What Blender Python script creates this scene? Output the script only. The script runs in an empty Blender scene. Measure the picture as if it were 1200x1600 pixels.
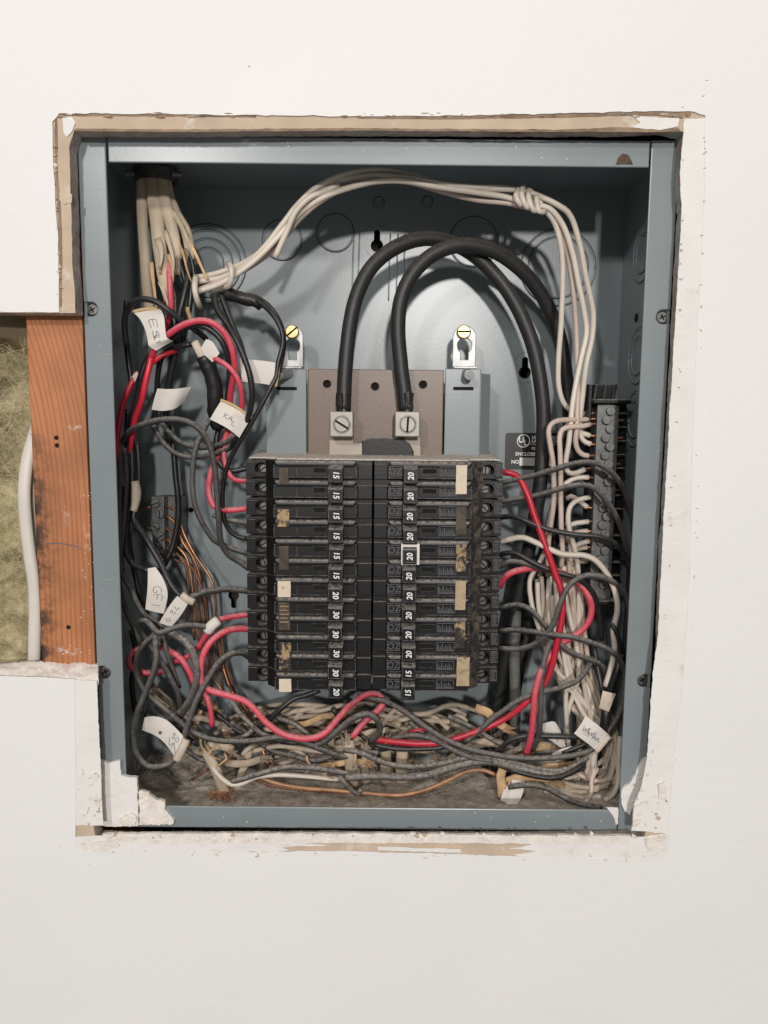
import bpy, bmesh, math, random
from mathutils import Vector, Matrix, noise
random.seed(7)
S = bpy.context.scene
C = S.collection
# ------------------------------------------------------------------ camera
CAM = Vector((0.005, -0.4671, 0.0486)); PITCH, YAW, ROLL, FPX = 0.1171, 0.0008, 0.0095, 1155.0
fw = Vector((math.sin(YAW)*math.cos(PITCH), math.cos(YAW)*math.cos(PITCH), -math.sin(PITCH)))
rt = Vector((math.cos(YAW), -math.sin(YAW), 0)); up = rt.cross(fw)
RT = rt*math.cos(ROLL)+up*math.sin(ROLL); UP = -rt*math.sin(ROLL)+up*math.cos(ROLL)
cd = bpy.data.cameras.new('camera'); cam = bpy.data.objects.new('camera', cd); C.objects.link(cam)
cd.sensor_fit = 'VERTICAL'; cd.sensor_height = 24; cd.lens = FPX/1600*24; cd.clip_start = .01; cd.clip_end = 50
M = Matrix.Identity(4)
for i in range(3): M[i][0], M[i][1], M[i][2], M[i][3] = RT[i], UP[i], -fw[i], CAM[i]
cam.matrix_world = M; S.camera = cam
S.render.resolution_x, S.render.resolution_y = 768, 1024
# ------------------------------------------------------------------ light
w = bpy.data.worlds.new('World'); S.world = w; w.use_nodes = True
w.node_tree.nodes['Background'].inputs[0].default_value = (1, .98, .955, 1)
w.node_tree.nodes['Background'].inputs[1].default_value = .25
def lamp(name, loc, watts, size, col, aim=(0, 0, 0)):
    l = bpy.data.lights.new(name, 'AREA'); l.shape = 'DISK'; l.size = size; l.energy = watts; l.color = col
    o = bpy.data.objects.new(name, l); C.objects.link(o); o.location = loc
    o.rotation_euler = (Vector(aim)-Vector(loc)).to_track_quat('-Z', 'Y').to_euler()
lamp('ceiling_lamp_left', (-.66, -2.0, .93), 17, .18, (1, .965, .925))
lamp('ceiling_lamp_near', (.12, -1.15, 1.12), 2.5, .12, (1, .965, .925))
lamp('ceiling_lamp_far', (.30, -4.0, .85), 80, .22, (1, .965, .925))
S.view_settings.view_transform = 'Standard'; S.view_settings.look = 'None'
S.view_settings.exposure = -.07; S.view_settings.gamma = 1
# ------------------------------------------------------------------ helpers
def at(x, y, d=0.0):
    """measured photo position + depth behind the flange plane in mm -> place in the room"""
    r = fw + RT*((x-600)/FPX) + UP*((800-y)/FPX)
    return CAM + r*((d/1000-CAM.y)/r.y)
def X(x, d, y=900): return at(x, y, d).x
def Z(y, d, x=582): return at(x, y, d).z
HW, HH, DEP = .181, .2202, .095
WL = {}
def obj(name, me, mat=None, parent=None, label=None, cat=None, group=None, kind=None, smooth=False):
    """link a world-space mesh (or bmesh) as one object with its origin at the middle of its box"""
    if isinstance(me, bmesh.types.BMesh):
        bm = me; me = bpy.data.meshes.new(name); bm.to_mesh(me); bm.free()
    vs = me.vertices
    if len(vs):
        lo = Vector([min(v.co[i] for v in vs) for i in range(3)]); hi = Vector([max(v.co[i] for v in vs) for i in range(3)])
        c = (lo+hi)/2; me.transform(Matrix.Translation(-c))
    else: c = Vector()
    if mat is not None:
        for m in (mat if isinstance(mat, (list, tuple)) else [mat]): me.materials.append(MT[m])
    if smooth: me.polygons.foreach_set('use_smooth', [True]*len(me.polygons))
    o = bpy.data.objects.new(name, me); C.objects.link(o)
    o.location = c - (WL[parent.name] if parent else Vector()); o.parent = parent; WL[o.name] = c
    return tag(o, label, cat, group, kind)
def tag(o, label=None, cat=None, group=None, kind=None):
    if label: o['label'] = label
    if cat: o['category'] = cat
    if group: o['group'] = group
    if kind: o['kind'] = kind
    return o
def thing(name, loc, label, cat, group=None, kind=None):
    o = bpy.data.objects.new(name, None); C.objects.link(o); o.location = loc; o.empty_display_size = .01
    WL[o.name] = Vector(loc); return tag(o, label, cat, group, kind)
def box(bm, x0, x1, y0, y1, z0, z1, bevel=0, mi=0, seg=2):
    vs = [bm.verts.new((x, y, z)) for x in (x0, x1) for y in (y0, y1) for z in (z0, z1)]
    f = [(0, 1, 3, 2), (4, 6, 7, 5), (0, 4, 5, 1), (2, 3, 7, 6), (0, 2, 6, 4), (1, 5, 7, 3)]
    fs = [bm.faces.new([vs[i] for i in q]) for q in f]
    for q in fs: q.material_index = mi
    if bevel:
        es = list({e for q in fs for e in q.edges})
        r = bmesh.ops.bevel(bm, geom=es, offset=bevel, segments=seg, affect='EDGES', profile=.6)
        for q in r['faces']: q.material_index = mi
    return fs
def prism(bm, poly, y0, y1, mi=0):
    """poly of (x,z) extruded from y0 (front) to y1"""
    n = len(poly)
    a = [bm.verts.new((p[0], y0, p[1])) for p in poly]; b = [bm.verts.new((p[0], y1, p[1])) for p in poly]
    fs = [bm.faces.new(a), bm.faces.new(b[::-1])]+[bm.faces.new((a[i], b[i], b[(i+1) % n], a[(i+1) % n])) for i in range(n)]
    for f in fs: f.material_index = mi
    return fs
def prismz(bm, poly, z0, z1, mi=0):
    n = len(poly)
    a = [bm.verts.new((p[0], p[1], z0)) for p in poly]; b = [bm.verts.new((p[0], p[1], z1)) for p in poly]
    fs = [bm.faces.new(a[::-1]), bm.faces.new(b)]+[bm.faces.new((a[i], a[(i+1) % n], b[(i+1) % n], b[i])) for i in range(n)]
    for f in fs: f.material_index = mi
    return fs
def plate(outer, holes, y0, y1, edge_mi=0, bm=None):
    """flat sheet with real openings; (x,z) loops; front face at y0"""
    own = bmesh.new(); es = []
    for lp in [outer]+list(holes):
        vs = [own.verts.new((p[0], y0, p[1])) for p in lp]
        es += [own.edges.new((vs[i], vs[(i+1) % len(vs)])) for i in range(len(vs))]
    bmesh.ops.triangle_fill(own, use_beauty=True, use_dissolve=False, edges=es, normal=(0, -1, 0))
    for f in own.faces:
        f.normal_update()
        if f.normal.y > 0: f.normal_flip()
    r = bmesh.ops.extrude_face_region(own, geom=list(own.faces))
    front = {f for f in r['geom'] if isinstance(f, bmesh.types.BMFace)}
    for v in own.verts: pass
    nv = [v for v in r['geom'] if isinstance(v, bmesh.types.BMVert)]
    for v in nv: v.co.y = y1
    bmesh.ops.recalc_face_normals(own, faces=list(own.faces))
    own.normal_update()
    for f in own.faces: f.material_index = edge_mi if abs(f.normal.y) < .5 else 0
    if bm is None: return own
    me = bpy.data.meshes.new('t'); own.to_mesh(me); own.free(); bm.from_mesh(me); bpy.data.meshes.remove(me); return bm
def circ(cx, cz, r, n=20, a0=0, a1=360):
    full = abs(a1-a0) >= 360
    return [(cx+r*math.cos(math.radians(a0+(a1-a0)*i/(n if full else n-1))), cz+r*math.sin(math.radians(a0+(a1-a0)*i/(n if full else n-1)))) for i in range(n)]
def cyl(bm, p, q, r, n=16, r2=None, mi=0):
    p, q = Vector(p), Vector(q); t = (q-p).normalized()
    a = t.orthogonal().normalized(); b = t.cross(a); r2 = r if r2 is None else r2
    A = [bm.verts.new(p+(a*math.cos(k*2*math.pi/n)+b*math.sin(k*2*math.pi/n))*r) for k in range(n)]
    B = [bm.verts.new(q+(a*math.cos(k*2*math.pi/n)+b*math.sin(k*2*math.pi/n))*r2) for k in range(n)]
    fs = [bm.faces.new(A[::-1]), bm.faces.new(B)]+[bm.faces.new((A[k], A[(k+1) % n], B[(k+1) % n], B[k])) for k in range(n)]
    for f in fs: f.material_index = mi
def spline(P, step=.003):
    P = [Vector(p) for p in P]
    if len(P) == 2: P = [P[0], (P[0]+P[1])/2, P[1]]
    Q = [2*P[0]-P[1]]+P+[2*P[-1]-P[-2]]; out = []
    for i in range(1, len(Q)-2):
        a, b, c, d = Q[i-1:i+3]; n = max(2, int((c-b).length/step))
        for k in range(n):
            t = k/n
            out.append(.5*((2*b)+(c-a)*t+(2*a-5*b+4*c-d)*t*t+(-a+3*b-3*c+d)*t**3))
    out.append(P[-1]); return out
def tube_bm(P, r, n=10, flat=None, taper=None, bm=None, wob=0.0, seed=0, step=.003, rr=0.0):
    """round tube, or a flat oval one with half widths flat=(wide, thin)"""
    pts = spline(P, step); bm = bm or bmesh.new(); rings = []
    if wob:
        for i, p in enumerate(pts):
            if 0 < i < len(pts)-1:
                s = Vector((seed*3.1, seed*1.7, seed*2.3))
                pts[i] = p+noise.noise_vector(p*28+s)*wob+noise.noise_vector(p*85+s)*(wob*.32)
    t0 = (pts[1]-pts[0]).normalized(); nrm = t0.orthogonal().normalized()
    for i, p in enumerate(pts):
        t = (pts[min(i+1, len(pts)-1)]-pts[max(i-1, 0)]).normalized()
        if flat:
            a = t.cross(Vector((0, 1, 0)))
            a = a.normalized() if a.length > .05 else nrm; b = t.cross(a).normalized(); ra, rb = flat
        else:
            nrm = (nrm-t*nrm.dot(t)); nrm = nrm.normalized() if nrm.length > 1e-6 else t.orthogonal().normalized()
            a = nrm; b = t.cross(a); ra = rb = r
        k = 1 if not taper else taper(i/(len(pts)-1))
        if rr: k *= 1+rr*noise.noise(p*300+Vector((seed, 0, 0)))
        rings.append([bm.verts.new(p+a*(math.cos(j*2*math.pi/n)*ra*k)+b*(math.sin(j*2*math.pi/n)*rb*k)) for j in range(n)])
    for i in range(len(rings)-1):
        for j in range(n):
            bm.faces.new((rings[i][j], rings[i][(j+1) % n], rings[i+1][(j+1) % n], rings[i+1][j]))
    bm.faces.new(rings[0][::-1]); bm.faces.new(rings[-1]); return bm
def pts(s):
    return [at(*[float(v) for v in q.split(',')]) for q in s.split()]
def jag(P, amp, step=.003, seed=0, closed=False):
    """break a polyline of (x,z) into short torn steps"""
    out = []; n = len(P)
    for i in range(n if closed else n-1):
        a, b = Vector(P[i]), Vector(P[(i+1) % n]); k = max(1, int((b-a).length/step)); nm = Vector((-(b-a).y, (b-a).x))
        nm = nm.normalized() if nm.length else nm
        for j in range(k):
            p = a.lerp(b, j/k); q = Vector((p.x, p.y, seed))
            s = noise.noise(q*60)*.6+noise.noise(q*220)*.5+noise.noise(q*700)*.35
            out.append(tuple(p+nm*amp*s))
    if not closed: out.append(tuple(P[-1]))
    return out
def p2(s, d): return [(lambda v: (v.x, v.z))(at(*[float(q) for q in t.split(',')], d)) for t in s.split()]
def bevel_mod(o, wd=.0006, seg=2):
    m = o.modifiers.new('edge', 'BEVEL'); m.width = wd; m.segments = seg; m.limit_method = 'ANGLE'; m.angle_limit = math.radians(40)
    return o
TXT = {}
def text_obj(name, s, loc, size, mat, parent, rot=0, depth=.00015, bold=.0, sx=1.0, shear=0):
    k = (s, bold, shear)
    if k not in TXT:
        cu = bpy.data.curves.new('t', 'FONT'); cu.body = s; cu.align_x = 'CENTER'; cu.align_y = 'CENTER'; cu.size = 1
        cu.extrude = .04; cu.offset = bold; cu.shear = shear; cu.resolution_u = 3
        to = bpy.data.objects.new('t', cu); C.objects.link(to)
        me = bpy.data.meshes.new_from_object(to.evaluated_get(bpy.context.evaluated_depsgraph_get()))
        bpy.data.objects.remove(to); bpy.data.curves.remove(cu); TXT[k] = me
        lo = [min(v.co[i] for v in me.vertices) for i in (0, 1)]; hi = [max(v.co[i] for v in me.vertices) for i in (0, 1)]
        me.transform(Matrix.Translation((-(lo[0]+hi[0])/2, -(lo[1]+hi[1])/2, 0)))
    me = TXT[k].copy()
    me.transform(Matrix.Translation(Vector(loc)) @ Matrix.Rotation(math.pi/2, 4, 'X') @ Matrix.Rotation(rot, 4, 'Z') @ Matrix.Diagonal((size*sx, size, depth/.04, 1)))
    return obj(name, me, mat, parent)
# ------------------------------------------------------------------ materials
MT = {}
def mk(name, col, rough=.5, metal=0, var=.15, vs=60, dust=0, dcol=(.30, .255, .215), bump=0, bs=300, col2=None, c2=(.45, .6), c2s=25, dlo=.15, dhi=.9, spec=.5, rnd=0, trans=0):
    m = bpy.data.materials.new(name); m.use_nodes = True; nt = m.node_tree; N = nt.nodes; L = nt.links
    b = N['Principled BSDF']; b.inputs['Roughness'].default_value = rough; b.inputs['Metallic'].default_value = metal
    b.inputs['Specular IOR Level'].default_value = spec
    g = N.new('ShaderNodeNewGeometry'); pos = g.outputs['Position']
    n1 = N.new('ShaderNodeTexNoise'); n1.inputs['Scale'].default_value = vs; n1.inputs['Detail'].default_value = 5; L.new(pos, n1.inputs['Vector'])
    def mix(a, bcol, fac, bt='MIX'):
        x = N.new('ShaderNodeMix'); x.data_type = 'RGBA'; x.blend_type = bt
        for sock, v in ((x.inputs[0], fac), (x.inputs[6], a), (x.inputs[7], bcol)):
            if hasattr(v, 'links') or isinstance(v, bpy.types.NodeSocket): L.new(v, sock)
            else: sock.default_value = v if isinstance(v, float) else (*v, 1)
        return x.outputs[2]
    def ramp(v, lo, hi):
        r = N.new('ShaderNodeMapRange'); r.inputs[1].default_value = lo; r.inputs[2].default_value = hi; L.new(v, r.inputs[0]); return r.outputs[0]
    def mul(a, c):
        x = N.new('ShaderNodeMath'); x.operation = 'MULTIPLY'
        for s, v in ((x.inputs[0], a), (x.inputs[1], c)):
            if isinstance(v, float): s.default_value = v
            else: L.new(v, s)
        return x.outputs[0]
    c = mix(tuple(q*(1-var) for q in col), tuple(min(1, q*(1+var)) for q in col), ramp(n1.outputs[0], .3, .7))
    if col2:
        n2 = N.new('ShaderNodeTexNoise'); n2.inputs['Scale'].default_value = c2s; n2.inputs['Detail'].default_value = 6; n2.inputs['Roughness'].default_value = .65; L.new(pos, n2.inputs['Vector'])
        c = mix(c, col2, ramp(n2.outputs[0], *c2))
    if rnd:
        oi = N.new('ShaderNodeObjectInfo'); r = N.new('ShaderNodeMapRange'); L.new(oi.outputs['Random'], r.inputs[0]); r.inputs[3].default_value = 1-rnd; r.inputs[4].default_value = 1+rnd
        cc = N.new('ShaderNodeCombineColor')
        for i in range(3): L.new(r.outputs[0], cc.inputs[i])
        c = mix(c, cc.outputs[0], 1.0, 'MULTIPLY')
    if dust:
        sx = N.new('ShaderNodeSeparateXYZ'); L.new(g.outputs['Normal'], sx.inputs[0])
        n3 = N.new('ShaderNodeTexNoise'); n3.inputs['Scale'].default_value = 420; n3.inputs['Detail'].default_value = 4; L.new(pos, n3.inputs['Vector'])
        f = mul(mul(ramp(sx.outputs[2], dlo, dhi), ramp(n3.outputs[0], .25, .6)), float(dust))
        c = mix(c, dcol, f); ro = N.new('ShaderNodeMapRange'); L.new(f, ro.inputs[0]); ro.inputs[3].default_value = rough; ro.inputs[4].default_value = .95
        L.new(ro.outputs[0], b.inputs['Roughness'])
    L.new(c, b.inputs['Base Color'])
    if bump:
        n4 = N.new('ShaderNodeTexNoise'); n4.inputs['Scale'].default_value = bs; n4.inputs['Detail'].default_value = 4; L.new(pos, n4.inputs['Vector'])
        bp = N.new('ShaderNodeBump'); bp.inputs['Strength'].default_value = bump; bp.inputs['Distance'].default_value = .001; L.new(n4.outputs[0], bp.inputs['Height']); L.new(bp.outputs[0], b.inputs['Normal'])
    if trans: b.inputs['Transmission Weight'].default_value = trans
    MT[name] = m; return m
mk('wall_paint', (.80, .785, .77), .5, var=.015, vs=9, bump=.28, bs=170, spec=.3)
mk('wall_strip', (.785, .76, .735), .6, var=.04, vs=40, bump=.35, bs=160, col2=(.60, .50, .41), c2=(.60, .78), c2s=55, spec=.3)
mk('board_paper', (.55, .43, .32), .85, var=.09, vs=60, bump=.4, bs=200, col2=(.72, .66, .59), c2=(.60, .72), c2s=38)
mk('board_edge', (.46, .40, .35), .95, var=.25, vs=120, bump=.5, bs=400, col2=(.17, .11, .08), c2=(.50, .70), c2s=60)
mk('torn_edge', (.74, .69, .64), .9, var=.08, vs=200, bump=.3, bs=500, col2=(.36, .27, .20), c2=(.56, .68), c2s=90)
mk('plaster', (.78, .72, .66), .9, var=.08, vs=150, bump=.7, bs=350, col2=(.62, .48, .38), c2=(.6, .75), c2s=90)
mk('gypsum_crumb', (.80, .73, .67), .95, var=.10, vs=260, bump=.3, bs=700, col2=(.68, .53, .43), c2=(.52, .72), c2s=140)
mk('torn_brown', (.27, .19, .13), .95, var=.3, vs=120, bump=.5, bs=300)
mk('grey_enamel', (.222, .254, .265), .29, var=.04, vs=30, bump=.025, bs=500, dust=.85, dcol=(.27, .245, .22), dlo=.5, spec=.5)
mk('zinc', (.40, .40, .395), .40, .4, var=.15, vs=150, dust=.5)
mk('zinc_dull', (.15, .15, .145), .42, .6, var=.25, vs=200, dust=.7)
mk('brass', (.56, .38, .18), .36, .95, var=.2, vs=200)
mk('screw_dark', (.15, .145, .14), .45, .9, var=.3, vs=300)
mk('aluminium', (.27, .255, .225), .42, .55, var=.1, vs=200)
mk('tan_metal', (.34, .295, .245), .5, .35, var=.06, vs=80)
mk('brown_plate', (.165, .112, .082), .36, var=.06, vs=50, bump=.05, dust=.5)
mk('black_plastic', (.0075, .0072, .0072), .36, var=.3, vs=120, dust=.97, dcol=(.36, .32, .285), dlo=.10, dhi=.7, bump=.06, bs=500, spec=.38)
mk('dusty_plastic', (.022, .019, .017), .75, var=.5, vs=300, dust=1, dcol=(.30, .245, .20), bump=.7, bs=700, col2=(.15, .115, .085), c2=(.47, .70), c2s=150)
mk('rim_glint', (.17, .165, .16), .6, var=.5, vs=260, col2=(.02, .02, .02), c2=(.45, .6), c2s=160)  # edge highlights put into the colour, broken up by noise
mk('emboss', (.105, .105, .11), .6, var=.3, vs=300, dust=.7)
mk('hole_black', (.004, .004, .004), .9, var=.0)
mk('white_print', (.80, .80, .79), .5, var=.03)
mk('black_wire', (.014, .0135, .0135), .38, var=.25, vs=130, dust=.30, dcol=(.26, .235, .21), dlo=.0, dhi=1.0, rnd=.25, bump=.12, bs=350)
mk('grey_wire', (.052, .048, .045), .55, var=.3, vs=160, dust=.85, dcol=(.33, .30, .27), dlo=-.25, dhi=.9, rnd=.2, bump=.3, bs=600)
mk('dusty_wire', (.062, .057, .053), .7, var=.35, vs=260, dust=1.0, dcol=(.40, .36, .32), dlo=-.35, dhi=.75, rnd=.15, bump=.8, bs=900)
mk('main_cable', (.021, .020, .0195), .48, var=.15, vs=70, dust=.5, dcol=(.20, .17, .15), dlo=.1, dhi=1.0, bump=.15, bs=250)
mk('grey_cable', (.13, .128, .122), .6, var=.15, vs=60, dust=.5)
mk('red_wire', (.64, .050, .090), .40, var=.12, vs=60, dust=.8, dcol=(.74, .36, .37), dlo=-.35, dhi=1.0, rnd=.10)
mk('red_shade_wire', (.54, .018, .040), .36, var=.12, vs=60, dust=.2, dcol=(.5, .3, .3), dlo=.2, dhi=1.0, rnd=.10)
mk('cream_wire', (.67, .595, .505), .42, var=.08, vs=60, dust=.22, dcol=(.40, .33, .26), dlo=.3, rnd=.10, col2=(.45, .33, .22), c2=(.62, .8), c2s=30)
mk('pink_wire', (.60, .48, .41), .45, var=.08, vs=60, dust=.2, dcol=(.40, .33, .26), dlo=.3, rnd=.08)
mk('tan_wire', (.47, .385, .295), .6, var=.2, vs=90, dust=.6, dcol=(.30, .25, .20), dlo=-.1, rnd=.18)
mk('sheath', (.47, .38, .275), .55, var=.12, vs=50, bump=.25, bs=150, dust=.35, dcol=(.30, .25, .2), rnd=.14, col2=(.60, .50, .38), c2=(.5, .7), c2s=40)
mk('paper_filler', (.56, .37, .20), .85, var=.25, vs=150, bump=.5, bs=400, rnd=.15)
mk('copper', (.50, .235, .12), .42, .85, var=.3, vs=120, dust=.3, rnd=.2)
mk('copper_aged', (.47, .245, .13), .55, .45, var=.35, vs=120, dust=.4, rnd=.1)
mk('copper_dull', (.22, .105, .062), .6, .6, var=.35, vs=120, dust=.5, rnd=.2)
mk('tape_black', (.013, .0125, .0125), .42, var=.3, vs=200, bump=.5, bs=250, dust=.3, dlo=.3)
mk('tag_paper', (.72, .665, .61), .7, var=.06, vs=60, bump=.12, bs=120, col2=(.58, .49, .39), c2=(.58, .78), c2s=45)
mk('tag_wrap', (.60, .51, .41), .6, var=.1, vs=120, col2=(.46, .36, .25), c2=(.55, .7), c2s=80)
mk('tag_edge', (.58, .42, .22), .7, var=.1, vs=120)
mk('ink', (.13, .135, .17), .7, var=.1)
mk('sticker_cream', (.66, .56, .42), .6, var=.08, vs=200, col2=(.25, .18, .11), c2=(.64, .72), c2s=130)
mk('sticker_tan', (.42, .32, .20), .6, var=.15, vs=200, col2=(.20, .145, .09), c2=(.55, .68), c2s=150)
mk('sticker_worn', (.36, .25, .13), .7, var=.3, vs=260, col2=(.018, .015, .013), c2=(.44, .53), c2s=170)
mk('sticker_brown', (.052, .034, .021), .6, var=.35, vs=200, col2=(.10, .066, .035), c2=(.5, .66), c2s=200)
mk('gold_print', (.34, .24, .12), .6, var=.1)
mk('label_black', (.014, .012, .012), .4, var=.1)
mk('label_silver', (.55, .52, .48), .4, .5, var=.1, vs=200)
mk('dust', (.50, .425, .35), .98, var=.3, vs=160, bump=.9, bs=600, col2=(.66, .60, .54), c2=(.5, .68), c2s=180)
mk('dust_pale', (.60, .53, .46), .98, var=.25, vs=300, bump=1.0, bs=900)
mk('lint', (.40, .355, .31), .95, var=.2)
mk('brick_crumb', (.42, .20, .11), .95, var=.3, vs=300, bump=.8)
mk('kraft', (.40, .32, .20), .8, var=.15, vs=30, bump=.2)
mk('insulation', (.55, .475, .29), .98, var=.3, vs=45, bump=.6, bs=300, col2=(.085, .060, .022), c2=(.44, .62), c2s=14)
mk('insulation_fibre', (.62, .54, .33), .9, var=.4, vs=60, rnd=.2)
mk('old_cavity', (.035, .028, .022), .95, var=.3)
mk('cable_white', (.66, .61, .55), .45, var=.05, vs=40)
mk('cable_cream', (.56, .53, .40), .5, var=.08, vs=40)
mk('green_print', (.24, .28, .11), .6)
mk('rust', (.10, .062, .045), .9, var=.4, vs=300, bump=.5)
# wood: long grain with cathedral curve, dark mould along one side
m = mk('stud_wood', (.43, .165, .066), .6, var=.22, vs=26, bump=.15, bs=150); nt = m.node_tree; N = nt.nodes; L = nt.links; b = N['Principled BSDF']
src = b.inputs['Base Color'].links[0].from_socket
g = N.new('ShaderNodeNewGeometry'); mp = N.new('ShaderNodeMapping'); mp.inputs['Scale'].default_value = (1, 1, .085); mp.inputs['Rotation'].default_value = (0, .04, 0); 
def _mt(op, a, b_):
    x = N.new('ShaderNodeMath'); x.operation = op
    for sk, v in ((x.inputs[0], a), (x.inputs[1], b_)):
        if isinstance(v, (int, float)): sk.default_value = v
        else: L.new(v, sk)
    return x.outputs[0]
s0 = N.new('ShaderNodeSeparateXYZ'); L.new(g.outputs['Position'], s0.inputs[0])
zz = _mt('MAXIMUM', _mt('SUBTRACT', s0.outputs[2], Z(790, 2, 80)), 0.0)
cx_ = N.new('ShaderNodeCombineXYZ'); L.new(_mt('ADD', s0.outputs[0], _mt('MULTIPLY', _mt('MULTIPLY', zz, zz), 1.3)), cx_.inputs[0]); L.new(s0.outputs[1], cx_.inputs[1]); L.new(s0.outputs[2], cx_.inputs[2])
L.new(cx_.outputs[0], mp.inputs[0])
wv = N.new('ShaderNodeTexWave'); wv.bands_direction = 'X'; wv.inputs['Scale'].default_value = 98; wv.inputs['Distortion'].default_value = 4; wv.inputs['Detail'].default_value = 3; wv.inputs['Detail Scale'].default_value = 1.6; L.new(mp.outputs[0], wv.inputs[0])
def _mx(a, col, fac):
    x = N.new('ShaderNodeMix'); x.data_type = 'RGBA'; L.new(fac, x.inputs[0]); L.new(a, x.inputs[6]); x.inputs[7].default_value = (*col, 1); return x.outputs[2]
def _rg(v, a, b_, c=0, d=1):
    r = N.new('ShaderNodeMapRange'); L.new(v, r.inputs[0]); r.inputs[1].default_value = a; r.inputs[2].default_value = b_; r.inputs[3].default_value = c; r.inputs[4].default_value = d; return r.outputs[0]
c = _mx(src, (.25, .080, .026), _rg(wv.outputs['Fac'], .55, 1.0, 0, .55))
nz = N.new('ShaderNodeTexNoise'); nz.inputs['Scale'].default_value = 95; nz.inputs['Detail'].default_value = 6; nz.inputs['Roughness'].default_value = .7; L.new(g.outputs['Position'], nz.inputs[0])
sp = N.new('ShaderNodeSeparateXYZ'); L.new(g.outputs['Position'], sp.inputs[0])
xm = _rg(sp.outputs[0], X(58, 2, 800), X(96, 2, 800), 1, 0); zm = _rg(sp.outputs[2], Z(660, 2, 80), Z(720, 2, 80))
q = N.new('ShaderNodeMath'); q.operation = 'MULTIPLY'; L.new(xm, q.inputs[0]); L.new(zm, q.inputs[1])
q2 = N.new('ShaderNodeMath'); q2.operation = 'MULTIPLY'; L.new(q.outputs[0], q2.inputs[0]); L.new(_rg(nz.outputs[0], .43, .60), q2.inputs[1])
c = _mx(c, (.035, .018, .010), q2.outputs[0])
nw = N.new('ShaderNodeTexNoise'); nw.inputs['Scale'].default_value = 330; nw.inputs['Detail'].default_value = 5; L.new(g.outputs['Position'], nw.inputs[0])
for (ex, ey, ew, eh, st_) in ((108, 1016, 24, 11, 1.0), (112, 944, 5, 8, .9), (117, 668, 16, 6, .8), (104, 806, 9, 20, .35), (135, 840, 6, 40, .45)):
    pc = at(ex, ey, 1); dx_ = _mt('DIVIDE', _mt('SUBTRACT', s0.outputs[0], pc.x), ew*.0004); dz_ = _mt('DIVIDE', _mt('SUBTRACT', s0.outputs[2], pc.z), eh*.0004)
    e_ = _mt('ADD', _mt('MULTIPLY', dx_, dx_), _mt('MULTIPLY', dz_, dz_)); c = _mx(c, (.62, .52, .45), _mt('MULTIPLY', _mt('MULTIPLY', _rg(e_, 1.0, .0), _rg(nw.outputs[0], .48, .66)), st_))
L.new(c, b.inputs['Base Color'])

# ----

# ------------------------------------------------------------------ wall around the panel
WF = -13.0           # paint face, mm in front of the flange plane
def hole_px(s, d): return p2(s, d)
BIG = [(-1.3, -1.1), (1.3, -1.1), (1.3, 1.25), (-1.3, 1.25)]
def jp(s, d, amp, seed, step=.003): return jag(p2(s, d), amp, step, seed)
# paint coat: torn outline of the larger opening, with the square cut over the stud bay on the left
paint_in = (jp('-150,487 92,488 91,400 88,330 83,260 82,190 92,177', WF, .0008, 1) + jp('92,177 250,178 400,180 620,182 800,178 900,177 1000,174 1085,174 1102,180', WF, .0009, 2)[1:]
    + jp('1102,180 1100,300 1090,500 1082,700 1077,900 1067,1060 1052,1190 1044,1300 1043,1340', WF, .0007, 3)[1:]
    + jp('1043,1340 1000,1346 850,1340 700,1334 530,1330 400,1331 250,1328 160,1334 118,1322', WF, .0008, 4)[1:]
    + jp('118,1322 118,1200 117,1061', WF, .0003, 5)[1:] + jp('117,1061 60,1058 0,1056 -150,1056', WF, .0006, 6)[1:])
wall = obj('wall', plate(BIG, [paint_in], WF/1000, WF/1000+.0009, 1), ['wall_paint', 'torn_edge'], kind='structure', label='white painted wall around the open panel')
BF = WF+1.0
board_in = (jp('-150,489 118,489', BF, .0004, 11) + jp('118,489 113,400 111,320 108,230 116,203', BF, .0007, 12)[1:] + jp('116,203 300,203 560,201 800,202 950,202 1040,200 1069,206', BF, .0008, 13)[1:]
    + jp('1069,206 1067,270 1069,330 1064,420 1059,520 1053,640 1046,760 1039,860 1035,980 1034,1055 1034,1110 1026,1190 1018,1230 1006,1312', BF, .0010, 14)[1:]
    + jp('1006,1312 800,1314 500,1313 250,1314 150,1312', BF, .0008, 15)[1:] + jp('150,1312 146,1292 143,1200 140,1120 139,1064', BF, .0005, 16)[1:]
    + jp('139,1064 80,1061 0,1058 -150,1058', BF, .0006, 17)[1:])
board = obj('drywall_board', plate([(-1.29, -1.09), (1.29, -1.09), (1.29, 1.24), (-1.29, 1.24)], [board_in], BF/1000, -.0006, 1), ['board_paper', 'board_edge'], kind='structure', label='plasterboard under the paint, its tan paper bared round the cut')
def patch(name, s, d, th, mat, seed, amp=.0008, parent=wall, lumps=.0003, step=.0015, drop=0.0):
    """loose flake or skin of plaster: torn outline, bumpy face"""
    P = jag(p2(s, d), amp, step, seed, closed=True); bm = plate(P, [], d/1000, d/1000+th)
    if lumps:
        bmesh.ops.subdivide_edges(bm, edges=[e for e in bm.edges if e.calc_length() > .006], cuts=2, use_grid_fill=False)
        bmesh.ops.triangulate(bm, faces=bm.faces)
        for v in bm.verts:
            if v.co.y < d/1000+th*.5: v.co.y += lumps*(noise.noise(v.co*160)+.8*noise.noise(v.co*420))
    return obj(name, bm, mat, parent)
patch('paint_strip', '1069,186 1106,184 1104,300 1094,500 1086,700 1081,900 1071,1060 1056,1190 1048,1306 1038,1302 986,1298 990,1258 1001,1232 1010,1190 1016,1110 1020,1056 1028,990 1035,850 1042,730 1049,600 1055,500 1060,420 1065,330 1063,270', BF-.7, .0006, 'wall_strip', 21, lumps=.00012)
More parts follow.
